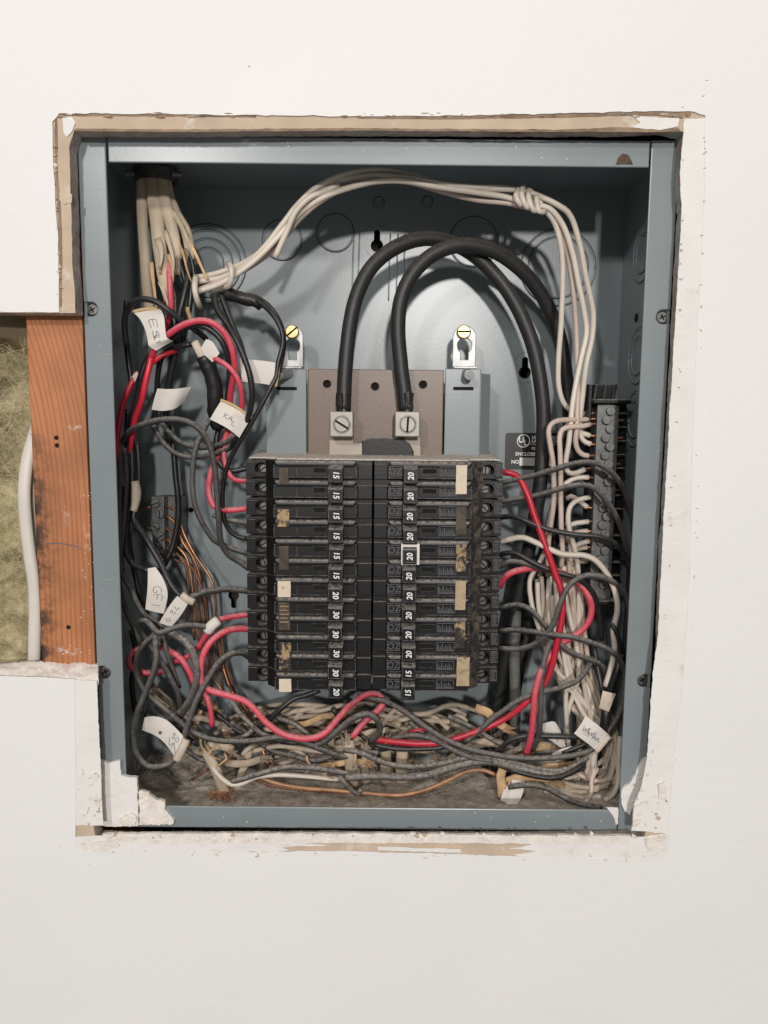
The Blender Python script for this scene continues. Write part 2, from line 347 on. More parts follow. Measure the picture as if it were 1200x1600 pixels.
patch('paint_strip', '114,1062 151,1064 153,1120 157,1186 158,1225 162,1290 114,1290', BF-.7, .0006, 'wall_strip', 22, lumps=.0001)
patch('paint_strip', '114,1308 150,1306 300,1309 440,1309 500,1312 470,1317 520,1321 440,1324 456,1330 300,1331 250,1332 160,1338 114,1328', BF-.7, .0006, 'wall_strip', 23, lumps=.0002)
patch('paint_strip', '822,1313 980,1310 1046,1302 1048,1342 1000,1350 850,1344 800,1336 838,1330 796,1326 830,1320', BF-.7, .0006, 'wall_strip', 24, lumps=.0002)
patch('paint_strip', '590,1322 720,1327 720,1333 590,1329', BF-.8, .0006, 'wall_strip', 25, lumps=.0002)
patch('plaster_rim', '160,1303 400,1302 600,1303 800,1305 985,1306 995,1318 830,1318 640,1317 500,1317 300,1318 160,1316', BF-1.2, .0022, 'plaster', 26, amp=.0009, lumps=.0006)
patch('plaster_chip', '98,184 112,182 118,192 112,205 104,214 99,205', BF-.6, .0005, 'wall_strip', 27)
patch('plaster_chip', '988,180 1030,184 1062,184 1060,198 1030,203 985,199 1000,192', BF-.6, .0006, 'wall_strip', 28)
patch('plaster_chip', '92,300 104,305 113,303 112,316 100,320 92,312', BF-.5, .0004, 'board_paper', 29)
for k, s in enumerate(['92,178 250,179 400,181 400,183 250,182 96,181', '560,183 700,183 840,179 1000,176 1080,176 1080,180 960,181 840,184 700,186 560,185', '86,188 89,184 90,260 95,330 97,400 96,480 94,480 93,400 90,330 85,260',
        '118,201 300,202 560,200 700,202 700,205 560,204 300,206 118,205', '700,201 860,203 960,199 1060,200 1066,206 860,206 700,205']):
    patch('torn_paper_line', s, BF-.25-.02*k, .0003, 'torn_brown', 70+k, amp=.0005, lumps=0)
# crumbled plaster slope along the bottom of the square cut
bm = bmesh.new(); nx, ny = 130, 9; gridv = []
for i in range(nx+1):
    row = []; x = -150+(304*i/nx)
    for j in range(ny+1):
        t = j/ny; a = at(x, 1059+x*.012, BF+.6); bk = at(x, 1034, 3); p = a.lerp(bk, t)
        nn = noise.noise(p*90)*.0016+noise.noise(p*260)*.0011+noise.noise(p*700)*.0006
        p += Vector((0, -.4, 1)).normalized()*(nn+.0010*math.sin(t*math.pi)); row.append(bm.verts.new(p))
    gridv.append(row)
for i in range(nx):
    for j in range(ny): bm.faces.new((gridv[i][j], gridv[i+1][j], gridv[i+1][j+1], gridv[i][j+1]))
ex = bmesh.ops.extrude_face_region(bm, geom=list(bm.faces))
for v in ex['geom']:
    if isinstance(v, bmesh.types.BMVert): v.co.z -= .004
bmesh.ops.recalc_face_normals(bm, faces=list(bm.faces))
obj('crumbled_gypsum', bm, 'gypsum_crumb', board, smooth=True)
# filler smeared over the frame corners
patch('spackle_patch', '150,1186 170,1192 188,1188 189,1212 214,1216 215,1290 176,1292 152,1290', -3.5, .0028, 'wall_strip', 31, amp=.0010, step=.0012, lumps=.0003)
patch('spackle_patch', '217,1236 232,1239 244,1250 258,1251 257,1263 264,1272 271,1281 270,1288 240,1289 218,1289', -2.6, .0025, 'plaster', 32, amp=.0024, step=.0012, lumps=.0008)
patch('spackle_patch', '1011,1184 1004,1188 995,1205 988,1222 972,1232 971,1252 976,1268 984,1274 990,1262 997,1236 1006,1212', -2.6, .0022, 'wall_strip', 33, amp=.0016, step=.0012, lumps=.0005)
patch('spackle_patch', '947,1261 966,1262 966,1286 962,1290 960,1279 953,1268', -1.0, .0008, 'wall_strip', 34, amp=.0008, step=.0012, lumps=.0002)
patch('plaster_chip', '184,1280 206,1270 213,1276 211,1290 188,1291', -5.0, .0016, 'plaster', 35, amp=.0012, lumps=.0009)
patch('plaster_chip', '990,1262 1003,1255 1001,1290 988,1292', -14.2, .0016, 'plaster', 36, amp=.0010, lumps=.0008)
patch('plaster_chip', '1028,1226 1040,1222 1042,1246 1030,1248', -14.2, .0016, 'plaster', 37, amp=.0012, lumps=.0008)
patch('plaster_chip', '126,1318 170,1314 186,1320 160,1330 130,1330', -13.6, .0016, 'plaster', 38, amp=.0014, lumps=.0009)
patch('plaster_chip', '1008,1312 1040,1305 1041,1330 1015,1330', -13.6, .0016, 'plaster', 39, amp=.0014, lumps=.0009)
def flake(x, y, d, sz, mat, seed, parent=wall, name='plaster_chip', flat=1.0):
    rs = random.Random(seed); c = at(x, y, d); n = 9; a0 = rs.uniform(0, 6.28); el = rs.uniform(.45, 1)*flat
    bm = bmesh.new(); P = []
    for k in range(n):
        a = a0+k*2*math.pi/n; q = rs.uniform(.55, 1.15)*sz; P.append((c.x+math.cos(a)*q*(1 if rs.random() < .8 else .6), c.z+math.sin(a)*q*el))
    top = bm.verts.new((c.x+rs.gauss(0, sz*.2), c.y-.0008-rs.random()*.0008, c.z)); vs = [bm.verts.new((p[0], c.y-rs.uniform(0, .0007), p[1])) for p in P]; lo = [bm.verts.new((p[0], c.y+.0012, p[1])) for p in P]
    for k in range(n): bm.faces.new((top, vs[k], vs[(k+1) % n])); bm.faces.new((vs[k], lo[k], lo[(k+1) % n], vs[(k+1) % n]))
    bm.faces.new(lo[::-1]); bmesh.ops.recalc_face_normals(bm, faces=list(bm.faces)); return obj(name, bm, mat, parent)
rsf = random.Random(9)
for k in range(46): x = rsf.uniform(165, 1000); flake(x, 1306+rsf.uniform(-3, 6), -13.2, rsf.uniform(.0008, .0026), 'plaster' if rsf.random() < .75 else 'board_paper', 100+k)
for k in range(26): x = rsf.uniform(130, 1035); flake(x, 1330+(x-130)*.012+rsf.uniform(-4, 4), -12.9, rsf.uniform(.0006, .0020), 'plaster' if rsf.random() < .6 else 'torn_edge', 160+k)
for k in range(30):
    y = rsf.uniform(240, 1290); xi = 1066-(y-240)*.012-max(0, y-560)*.045-max(0, y-1000)*.05; flake(xi+rsf.uniform(-2, 3), y, -12.9, rsf.uniform(.0005, .0014), 'plaster', 200+k)
for k in range(26):
    y = rsf.uniform(200, 1300); xo = 1101-(y-200)*.022-max(0, y-900)*.08; flake(xo+rsf.uniform(-2, 2), y, -12.9, rsf.uniform(.0004, .0011), 'torn_edge' if rsf.random() < .45 else 'plaster', 240+k)
for k in range(34):
    x = rsf.uniform(90, 1085); flake(x, 179+rsf.uniform(-3, 4), -12.6, rsf.uniform(.0012, .0040), 'board_paper' if rsf.random() < .6 else 'torn_edge', 280+k, flat=.25)
for k in range(16):
    y = rsf.uniform(190, 480); flake(87+(y-190)*.02+rsf.uniform(-3, 3), y, -12.6, rsf.uniform(.0005, .0016), 'board_paper' if rsf.random() < .5 else 'torn_edge', 330+k)
for k in range(22): flake(rsf.uniform(122, 160), rsf.uniform(1195, 1290), -13.0, rsf.uniform(.0005, .0018), 'plaster' if rsf.random() < .7 else 'board_paper', 360+k)
for k in range(22): flake(rsf.uniform(990, 1042), rsf.uniform(1200, 1325), -13.0, rsf.uniform(.0005, .0020), 'plaster' if rsf.random() < .7 else 'board_paper', 400+k)
for k, (x, y) in enumerate(((1104, 126), (1098, 150), (96, 1318), (390, 104), (1066, 168), (140, 1350), (95, 1322))): flake(x, y, -12.7, .0012, 'wall_strip', 440+k, name='paint_blob')
# behind it all: the dark stud bay
bm = bmesh.new(); box(bm, -1.2, 1.2, .118, .122, -1.0, 1.1); obj('wall_cavity', bm, 'old_cavity', kind='structure', label='dark sheathing at the back of the wall cavity')

# ------------------------------------------------------------------ stud, insulation and cable in the cut
x0, x1 = at(53, 780, 1.0).x, at(139, 780, 1.0).x
st = thing('wall_stud', ((x0+x1)/2, .02, -.35), 'reddish brown wooden stud bared in the cut left of the panel', 'stud')
bm = bmesh.new(); box(bm, x0, x1, .001, .089, -.45, .45, .0012); obj('timber', bm, 'stud_wood', st)
for (x, y) in ((88, 684), (89, 696), (107, 980)):
    bm = bmesh.new(); c = at(x, y, .95); cyl(bm, c, c+Vector((0, .0006, 0)), .0015, 10); obj('nail_hole', bm, 'hole_black', st)
bm = bmesh.new(); c = [at(71, 849, .8), at(95, 849, .8), at(112, 852, .8), at(126, 857, .8)]; tube_bm(c, .00035, 5, bm=bm); obj('pencil_mark', bm, 'ink', st)
bm = bmesh.new()
for k in range(64):
    if k < 40: x, y = random.gauss(138, 6), random.uniform(760, 1010)
    else: x, y = random.gauss(105, 18), random.gauss(1018, 9)
    if not 66 < x < 146 or y > 1030: continue
    c = at(x, y, .95); r = random.uniform(.00015, .0005); cyl(bm, c, c+Vector((0, -.0003, 0)), r, 6, r*.5)
obj('paint_fleck', bm, 'plaster', st, kind='stuff')
ins = thing('insulation_batt', at(0, 1040, 40), 'yellowish fibreglass batt stuffed in the stud bay left of the stud', 'insulation')
bm = bmesh.new(); G = []
for i in range(61):
    row = []
    for j in range(121):
        p = at(-190+248*i/60, 470+600*j/120, 30)
        d = noise.noise(p*28)*.016+noise.noise(p*70)*.008+noise.noise(p*190)*.004+noise.noise(p*480)*.0016
        hol = .030*max(0, 1-abs((470+600*j/120)-575)/75); row.append(bm.verts.new((min(p.x, x0-.0005), p.y+d+hol-.006*min(1, j/80), p.z)))
    G.append(row)
for i in range(60):
    for j in range(120): bm.faces.new((G[i][j], G[i][j+1], G[i+1][j+1], G[i+1][j]))
obj('wool', bm, 'insulation', ins, smooth=True)
bm = bmesh.new()
for k in range(1000):
    c = at(random.uniform(-60, 46), random.uniform(545, 1030), 18+random.uniform(-4, 8)); a = random.uniform(0, 6.28); l = random.uniform(.004, .013)
    d = Vector((math.cos(a), random.uniform(-.3, .3), math.sin(a)))*l; q = Vector((random.gauss(0, .003), random.gauss(0, .002), random.gauss(0, .003)))
    tube_bm([c-d, c-d*.4+q, c+d*.3-q, c+d], .00009, 3, bm=bm, step=.004)
obj('wool_fibre', bm, 'insulation_fibre', ins, kind='stuff')
bm = bmesh.new(); G = []
for i in range(25):
    row = []
    for j in range(13):
        u, v = i/24, j/12; x = -150+200*u; yt = 470; yb = 528+(max(0, x)/46)**2*18
        p = at(x, yt+(yb-yt)*v, 14+6*v*v+3*math.sin(u*7)); row.append(bm.verts.new(p))
    G.append(row)
for i in range(24):
    for j in range(12): bm.faces.new((G[i][j], G[i][j+1], G[i+1][j+1], G[i+1][j]))
bmesh.ops.solidify(bm, geom=list(bm.faces), thickness=.0006)
obj('paper_facing', bm, 'kraft', ins, smooth=True)
cb = thing('sheathed_cable', at(52, 1040, 12), 'smooth white sheathed cable running down beside the wooden stud', 'cable')
cab = obj('sheath', tube_bm(pts('60,660,20 50,692,14 42,725,10 38,770,8 41,820,8 47,870,8 53,910,8 55,950,8 54,1000,8 53,1050,10 54,1090,16'), 0, 14, flat=(.0042, .0026)), 'cable_white', cb, smooth=True)
cb2 = thing('sheathed_cable', at(48, 900, 14), 'cream cable with green print half hidden behind the wooden stud', 'cable')
cab2 = obj('sheath', tube_bm(pts('64,690,22 52,720,16 48,770,14 50,820,14 55,860,14 60,900,18'), 0, 14, flat=(.0038, .0025)), 'cable_cream', cb2, smooth=True)
for k in range(16):
    c = at(47.5+.02*k, 748+k*5.2, 11.1); bm = bmesh.new(); tube_bm([c+Vector((-.0008, 0, 0)), c+Vector((.0009, 0, .0002*(k % 3)))], .00022, 4, bm=bm); obj('printed_mark', bm, 'green_print', cab2)

# ------------------------------------------------------------------ steel enclosure
bx = thing('electrical_enclosure', (0, .05, -HH), 'blue grey painted steel panel box set into the wall', 'panel box')
T = .0016
def keyhole(x, y, d, r=.0046, flip=1):
    c = at(x, y, d); a = circ(c.x, c.z, r, 18, 60, -240) if flip > 0 else circ(c.x, c.z, r, 18, 240, -60)
    s = r*.5; top = c.z+flip*r*2.0
    if flip > 0: return a+[(q[0], q[1]) for q in circ(c.x, top, s, 9, 180, 0)]
    return a+[(q[0], q[1]) for q in circ(c.x, top, s, 9, 0, -180)]
bd = DEP*1000
holes = [keyhole(820, 582, bd), keyhole(589, 384, bd), keyhole(365, 930, bd, .0042, -1), circ(at(298, 797, bd).x, at(298, 797, bd).z, .0021, 12), circ(at(612, 1109, bd).x, at(612, 1109, bd).z, .003, 12)]
obj('back_panel', plate([(-HW+T, -HH+T), (HW-T, -HH+T), (HW-T, HH-T), (-HW+T, HH-T)], holes, DEP, DEP+T), 'grey_enamel', bx)
for nm, a in (('side_wall', (-HW, -HW+T, .0017, DEP+T, -HH, HH)), ('side_wall', (HW-T, HW, .0017, DEP+T, -HH, HH)), ('top_wall', (-HW+T, HW-T, .0017, DEP+T, HH-T, HH)), ('bottom_wall', (-HW+T, HW-T, .0017, DEP+T, -HH, -HH+T))):
    bm = bmesh.new(); box(bm, *a); obj(nm, bm, 'grey_enamel', bx)
# front flanges, the side ones with open screw slots
def slot(x, z, s, r=.0043, depth=.0088):
    return [(x, z+r)]+[(x+s*(depth-r)+s*r*math.cos(math.radians(t)), z+r*math.sin(math.radians(t))) for t in range(90, -91, -20)]+[(x, z-r)]
def flange(s):
    xo, xi = s*HW, s*(HW-.0168)
    xs_ = [at(*q, 0).x for q in (((142, 483), (163, 1051)) if s < 0 else ((1037, 495), (1005, 1064)))]
    zs = [at(*q, 0).z for q in (((142, 483), (163, 1051)) if s < 0 else ((1037, 495), (1005, 1064)))]
    P = [(xi, HH), (xo, HH)]+slot(xo, zs[0], -s)+slot(xo, zs[1], -s)+[(xo, -HH), (xi, -HH)]
    o = bevel_mod(obj('side_flange', plate(P, [], 0, T), 'grey_enamel', bx), .0007)
    for z, cx in zip(zs, xs_):
        bm = bmesh.new()
        cyl(bm, (cx, .0050, z), (cx, .0020, z), .0040, 18, .0036); me = bm
        sc = obj('flange_screw', bm, 'screw_dark', bx); bevel_mod(sc, .0005)
        bm = bmesh.new(); a = .6; 
        for an in (.5, .5+math.pi/2):
            v = Vector((math.cos(an), 0, math.sin(an)))*.0019; u = Vector((-math.sin(an), 0, math.cos(an)))*.00035; c = Vector((cx, .00185, z))
            f = [bm.verts.new(c+q) for q in (v+u, v-u, -v-u, -v+u)]; bm.faces.new(f)
        bmesh.ops.solidify(bm, geom=list(bm.faces), thickness=.0003); obj('screw_recess', bm, 'hole_black', sc)
flange(-1); flange(1)
def bar(name, x0, x1, z0, z1): 
    bm = bmesh.new(); box(bm, x0, x1, -.0004, .0012, z0, z1); return bevel_mod(obj(name, bm, 'grey_enamel', bx), .0007)
bar('top_flange', at(169, 236, 0).x, at(1015, 236, 0).x, at(600, 258, 0).z, HH-.0006)
bar('bottom_flange', at(200, 1280, 0).x, at(964, 1280, 0).x, -HH, at(600, 1262, 0).z)
patch('rust_spot', '965,246 973,240 984,243 989,257 962,257', -.75, .0003, 'rust', 51, amp=.0012, parent=bx, lumps=0)
# little scratches and paint nicks
bm = bmesh.new()
for k in range(46):
    sd = random.random()
    if sd < .35: x, y = random.uniform(136, 158), random.uniform(230, 1000); x += (y-230)*.033
    elif sd < .6: x, y = random.uniform(1028, 1046), random.uniform(240, 900); x -= (y-240)*.03
    elif sd < .8: x, y = random.uniform(300, 980), random.uniform(222, 252)
    else: x, y = random.uniform(290, 940), random.uniform(1268, 1290)
    c = at(x, y, -.6 if (sd >= .6) else -.15); d = Vector((random.uniform(.0006, .0022), 0, random.gauss(0, .0003)))
    if sd < .6: tube_bm([c-d, c+d], .00010, 3, bm=bm, step=.01)
    else: cyl(bm, c, c+Vector((0, -.00015, 0)), random.uniform(.0002, .0005), 6)
obj('paint_nick', bm, 'wall_strip', bx, kind='stuff')
def ring(cx, cy, r, d=bd-.25, a0=0, a1=360, tr=.00065, plane='b', name='knockout_ring'):
    n = 40; P = []
    if plane == 'b':
        c = at(cx, cy, d)
        P = [(c.x+r*math.cos(math.radians(a0+(a1-a0)*i/n)), c.y, c.z+r*math.sin(math.radians(a0+(a1-a0)*i/n))) for i in range(n+1)]
    elif plane == 'r':
        P = [(HW-T-.0002, cx/1000+r*math.cos(math.radians(a0+(a1-a0)*i/n)), cy+r*math.sin(math.radians(a0+(a1-a0)*i/n))) for i in range(n+1)]
    else:
        P = [(cx+r*math.cos(math.radians(a0+(a1-a0)*i/n)), cy/1000+r*math.sin(math.radians(a0+(a1-a0)*i/n)), -HH+T+.0002) for i in range(n+1)]
    o = obj(name, tube_bm(P, tr, 6, step=.02), 'grey_enamel', bx, smooth=True)
    m_ = sum((Vector(p) for p in P[:-1]), Vector())/n; obj('knockout_groove_shade', tube_bm([m_+(Vector(p)-m_)*(1+.0010/r) for p in P], tr*.30, 5, step=.02), 'screw_dark', o)  # dark ring beside the rim: groove shade put into the colour for depth
    return o
for r in (.011, .0175, .0235, .0275): ring(325, 412, r)
for (x, y, r) in ((441, 375, .0138), (524, 364, .0128), (740, 378, .0172), (668, 315, .0030), (592, 316, .0030)): ring(x, y, r)
for r in (.0215, .0270): ring(872, 418, r)
for z in (at(992, 392, 45).z, at(988, 555, 45).z, at(985, 655, 45).z):
    for r in (.0125, .0185): ring(52, z, r, plane='r')
for r in (.013, .019): ring(.062, 48, r, plane='f'); ring(-.12, 50, r, plane='f')
for (x, y) in ((820, 572), (589, 375), (365, 936)):      # raised pads round the keyholes
    c = at(x, y, bd); P = circ(c.x, c.z+.003, .0085, 14, 0, 180)+circ(c.x, c.z-.004, .0085, 14, 180, 360)
    Q = circ(c.x, c.z+.003, .0072, 14, 0, 180)+circ(c.x, c.z-.004, .0072, 14, 180, 360)
    obj('keyhole_rim', plate(P, [Q], DEP-.0005, DEP+.0001), 'grey_enamel', bx)
for x in (553, 562, 610, 622, 633):                   # pressed ribs at the top of the back
    P = [at(x, 365, bd-.2), at(x-2, 420, bd-.2), at(x-3, 470, bd-.2)]; obj('pressed_rib', tube_bm(P, .0006, 6), 'grey_enamel', bx, smooth=True)
bm = bmesh.new(); c = at(978, 497, 60); cyl(bm, (HW-T-.0006, .058, c.z), (HW-T+.0001, .058, c.z), .003, 14); obj('side_hole', bm, 'hole_black', bx)
# printed rating plate
lb = thing('rating_plate', at(838, 736, bd-.2), 'black printed rating plate with a round listing mark on the back panel', 'label plate')
d = bd-.6; a, b_ = at(790, 676, d), at(888, 734, d); rr = .0022
P = []
for cx, cz, s in ((b_.x-rr, a.z-rr, 0), (a.x+rr, a.z-rr, 90), (a.x+rr, b_.z+rr, 180), (b_.x-rr, b_.z+rr, 270)): P += circ(cx, cz, rr, 6, s, s+90)
obj('plate', plate(P, [], d/1000, d/1000+.0005), 'label_black', lb)
d -= .15
c = at(818, 689, d); obj('emblem_circle', plate(circ(c.x, c.z, .0050, 28), [circ(c.x, c.z, .0044, 28)], d/1000, d/1000+.0001), 'white_print', lb)
text_obj('emblem_letter', 'U', at(814.5, 687, d), .0062, 'white_print', lb, bold=.03); text_obj('emblem_letter', 'L', at(821.5, 691.5, d), .0062, 'white_print', lb, bold=.03)
text_obj('lettering', 'UNDERWRIT', at(852, 683.5, d), .0034, 'white_print', lb, bold=.02); text_obj('lettering', 'LABORATOR', at(852, 689, d), .0034, 'white_print', lb, bold=.02)
bm = bmesh.new(); c = at(828, 694, d); e = at(872, 694, d); box(bm, c.x, e.x, d/1000, d/1000+.0001, c.z-.00015, c.z+.00015); obj('rule', bm, 'white_print', lb)
text_obj('lettering', 'CLASS', at(838, 700.5, d), .0026, 'white_print', lb, bold=.03); text_obj('lettering', 'ENCLOSED PANEL', at(836, 709.5, d), .0036, 'white_print', lb, bold=.02); text_obj('lettering', 'NO.', at(806, 721.5, d), .0038, 'white_print', lb, bold=.03)
bm = bmesh.new(); c = at(812, 715, d); e = at(864, 728, d); box(bm, c.x, e.x, d/1000, d/1000+.0001, e.z, c.z); obj('number_field', bm, 'label_silver', lb)

# ------------------------------------------------------------------ interior base: brackets, brown plate, lugs
ib = thing('breaker_base', at(586, 712, 90), 'brown plate and grey steel brackets holding the two feed lugs', 'panel base')
def rect(x0, y0, x1, y1, d): a, b = at(x0, y0, d), at(x1, y1, d); return (min(a.x, b.x), max(a.x, b.x), min(a.z, b.z), max(a.z, b.z))
def screw(parent, c, r, h, mat, ang, name='screw', slot_mat='hole_black', shank=0):
    bm = bmesh.new(); cyl(bm, (c[0], c[1]+h, c[2]), (c[0], c[1], c[2]), r, 20)
    if shank: cyl(bm, (c[0], c[1]+shank, c[2]), (c[0], c[1]+h, c[2]), r*.8, 14)
    o = bevel_mod(obj(name, bm, mat, parent), r*.16, 2)
    bm = bmesh.new(); u = Vector((math.cos(ang), 0, math.sin(ang)))*r*.93; v = Vector((-math.sin(ang), 0, math.cos(ang)))*r*.13; q = Vector(c)
    f = [bm.verts.new(q+k) for k in (u+v, u-v, -u-v, -u+v)]; bm.faces.new(f[::-1])
    g = bmesh.ops.extrude_face_region(bm, geom=list(bm.faces)); bmesh.ops.translate(bm, vec=(0, -.00012, 0), verts=[k for k in g['geom'] if isinstance(k, bmesh.types.BMVert)])
    obj('slot', bm, slot_mat, o); return o
for s, (x0, x1) in ((-1, (415, 479)), (1, (696, 748))):
    a = rect(x0, 576, x1, 712, 54); bm = bmesh.new()
    box(bm, a[0], a[1], .054, .0555, a[2]-.30*0-.005, a[3])
    if s > 0:
        poly = [(a[1]-.0004, .054), (a[1]+.0006, .0544), (a[1]+.008, .062), (a[1]+.008, .094), (a[1]+.0066, .094), (a[1]+.0066, .0628), (a[1]-.0004, .0555)]
        prismz(bm, poly, a[2]-.005, a[3]-.003)
    else:
        box(bm, a[0], a[0]+.0015, .0556, .094, a[2]-.005, a[3])
    bevel_mod(obj('steel_bracket', bm, 'grey_enamel', ib), .0005)
    sx = 452 if s < 0 else 727
    c = at(sx+(-4 if s < 0 else -3), 607, 53.7); bm = bmesh.new(); box(bm, c.x-.0070, c.x+.0070, .0536, .0541, c.z-.0011, c.z+.0011); obj('bracket_slot', bm, 'hole_black', ib)
    cx = 457 if s < 0 else 726; tb = rect(cx-18, 508, cx+17, 574, 66)
    xm = (tb[0]+tb[1])/2; hw = (tb[1]-tb[0])/2; top = tb[3]-hw
    P = [(tb[0], tb[2]), (tb[1], tb[2])]+circ(xm, top, hw, 13, 0, 180)
    kc = at(cx, 540, 66); ko = circ(kc.x, kc.z, .0052, 16, -60, 240)+[(kc.x-.0027, kc.z-.0098)]+[(kc.x+.0027, kc.z-.0098)]
    bm = plate(P, [ko], .066, .0678); box(bm, tb[0], tb[1], .0558, .0678, tb[2]-.0018, tb[2])
    bevel_mod(obj('mounting_tab', bm, 'zinc', ib), .0005)
    c = at(cx-1, 518, 62.5); screw(ib, (c.x, c.y, c.z), .0049, .0034, 'brass', .7 if s < 0 else 0.0, 'tab_screw')
    c = at(435 if s < 0 else 733, 586, 40); c2 = at(452 if s < 0 else 729, 583, 54)
    bm = bmesh.new(); cyl(bm, c2, c, .0034, 16); o = bevel_mod(obj('bracket_screw', bm, 'zinc', ib), .0004)
a = rect(481, 576, 691, 716, 56); zb = a[2]-.02
hl = [circ(at(x, y, 50).x, at(x, y, 50).z, .0026, 14) for (x, y) in ((511, 600), (586, 604), (661, 601))]
fr = rect(481, 576, 691, 716, 50)
bm = plate([(fr[0], zb), (fr[1], zb), (fr[1], fr[3]), (fr[0], fr[3])], hl, .050, .0520); bevel_mod(obj('brown_plate', bm, 'brown_plate', ib), .0006)
bm = bmesh.new(); box(bm, fr[0]+.004, fr[1]-.004, .0525, .0930, zb, fr[3]-.004); obj('plate_block', bm, 'hole_black', ib)
for s, (x0, x1, sa) in ((-1, (515, 552, -.55)), (1, (617, 656, 1.52))):
    a = rect(x0, 643, x1, 683, 30); lg = bmesh.new(); box(lg, a[0], a[1], .030, .0435, a[2], a[3], .0008)
    lo = obj('lug', lg, 'aluminium', ib); c = ((a[0]+a[1])/2+.0002, .0292, (a[2]+a[3])/2-.0002); 
    bm = bmesh.new(); cyl(bm, (c[0], .0305, c[2]), (c[0], .02985, c[2]), .0062, 24); obj('lug_recess', bm, 'screw_dark', lo)
    screw(lo, c, .0054, .002, 'aluminium', sa, 'lug_screw')
    b2 = bmesh.new()
    if s < 0: P = p2('514,672 553,672 553,692 570,692 570,716 514,716', 46)
    else: P = p2('634,672 657,672 658,716 645,716 640,700 630,690', 46)
    prism(b2, P, .0440, .0495); bevel_mod(obj('bus_bar', b2, 'tan_metal', ib), .0006)
bm = bmesh.new(); P = p2('566,688 575,684 628,684 640,693 646,705 646,716 566,716', 47); prism(bm, P, .0425, .0492); bevel_mod(obj('black_barrier', bm, 'black_plastic', ib), .0008)

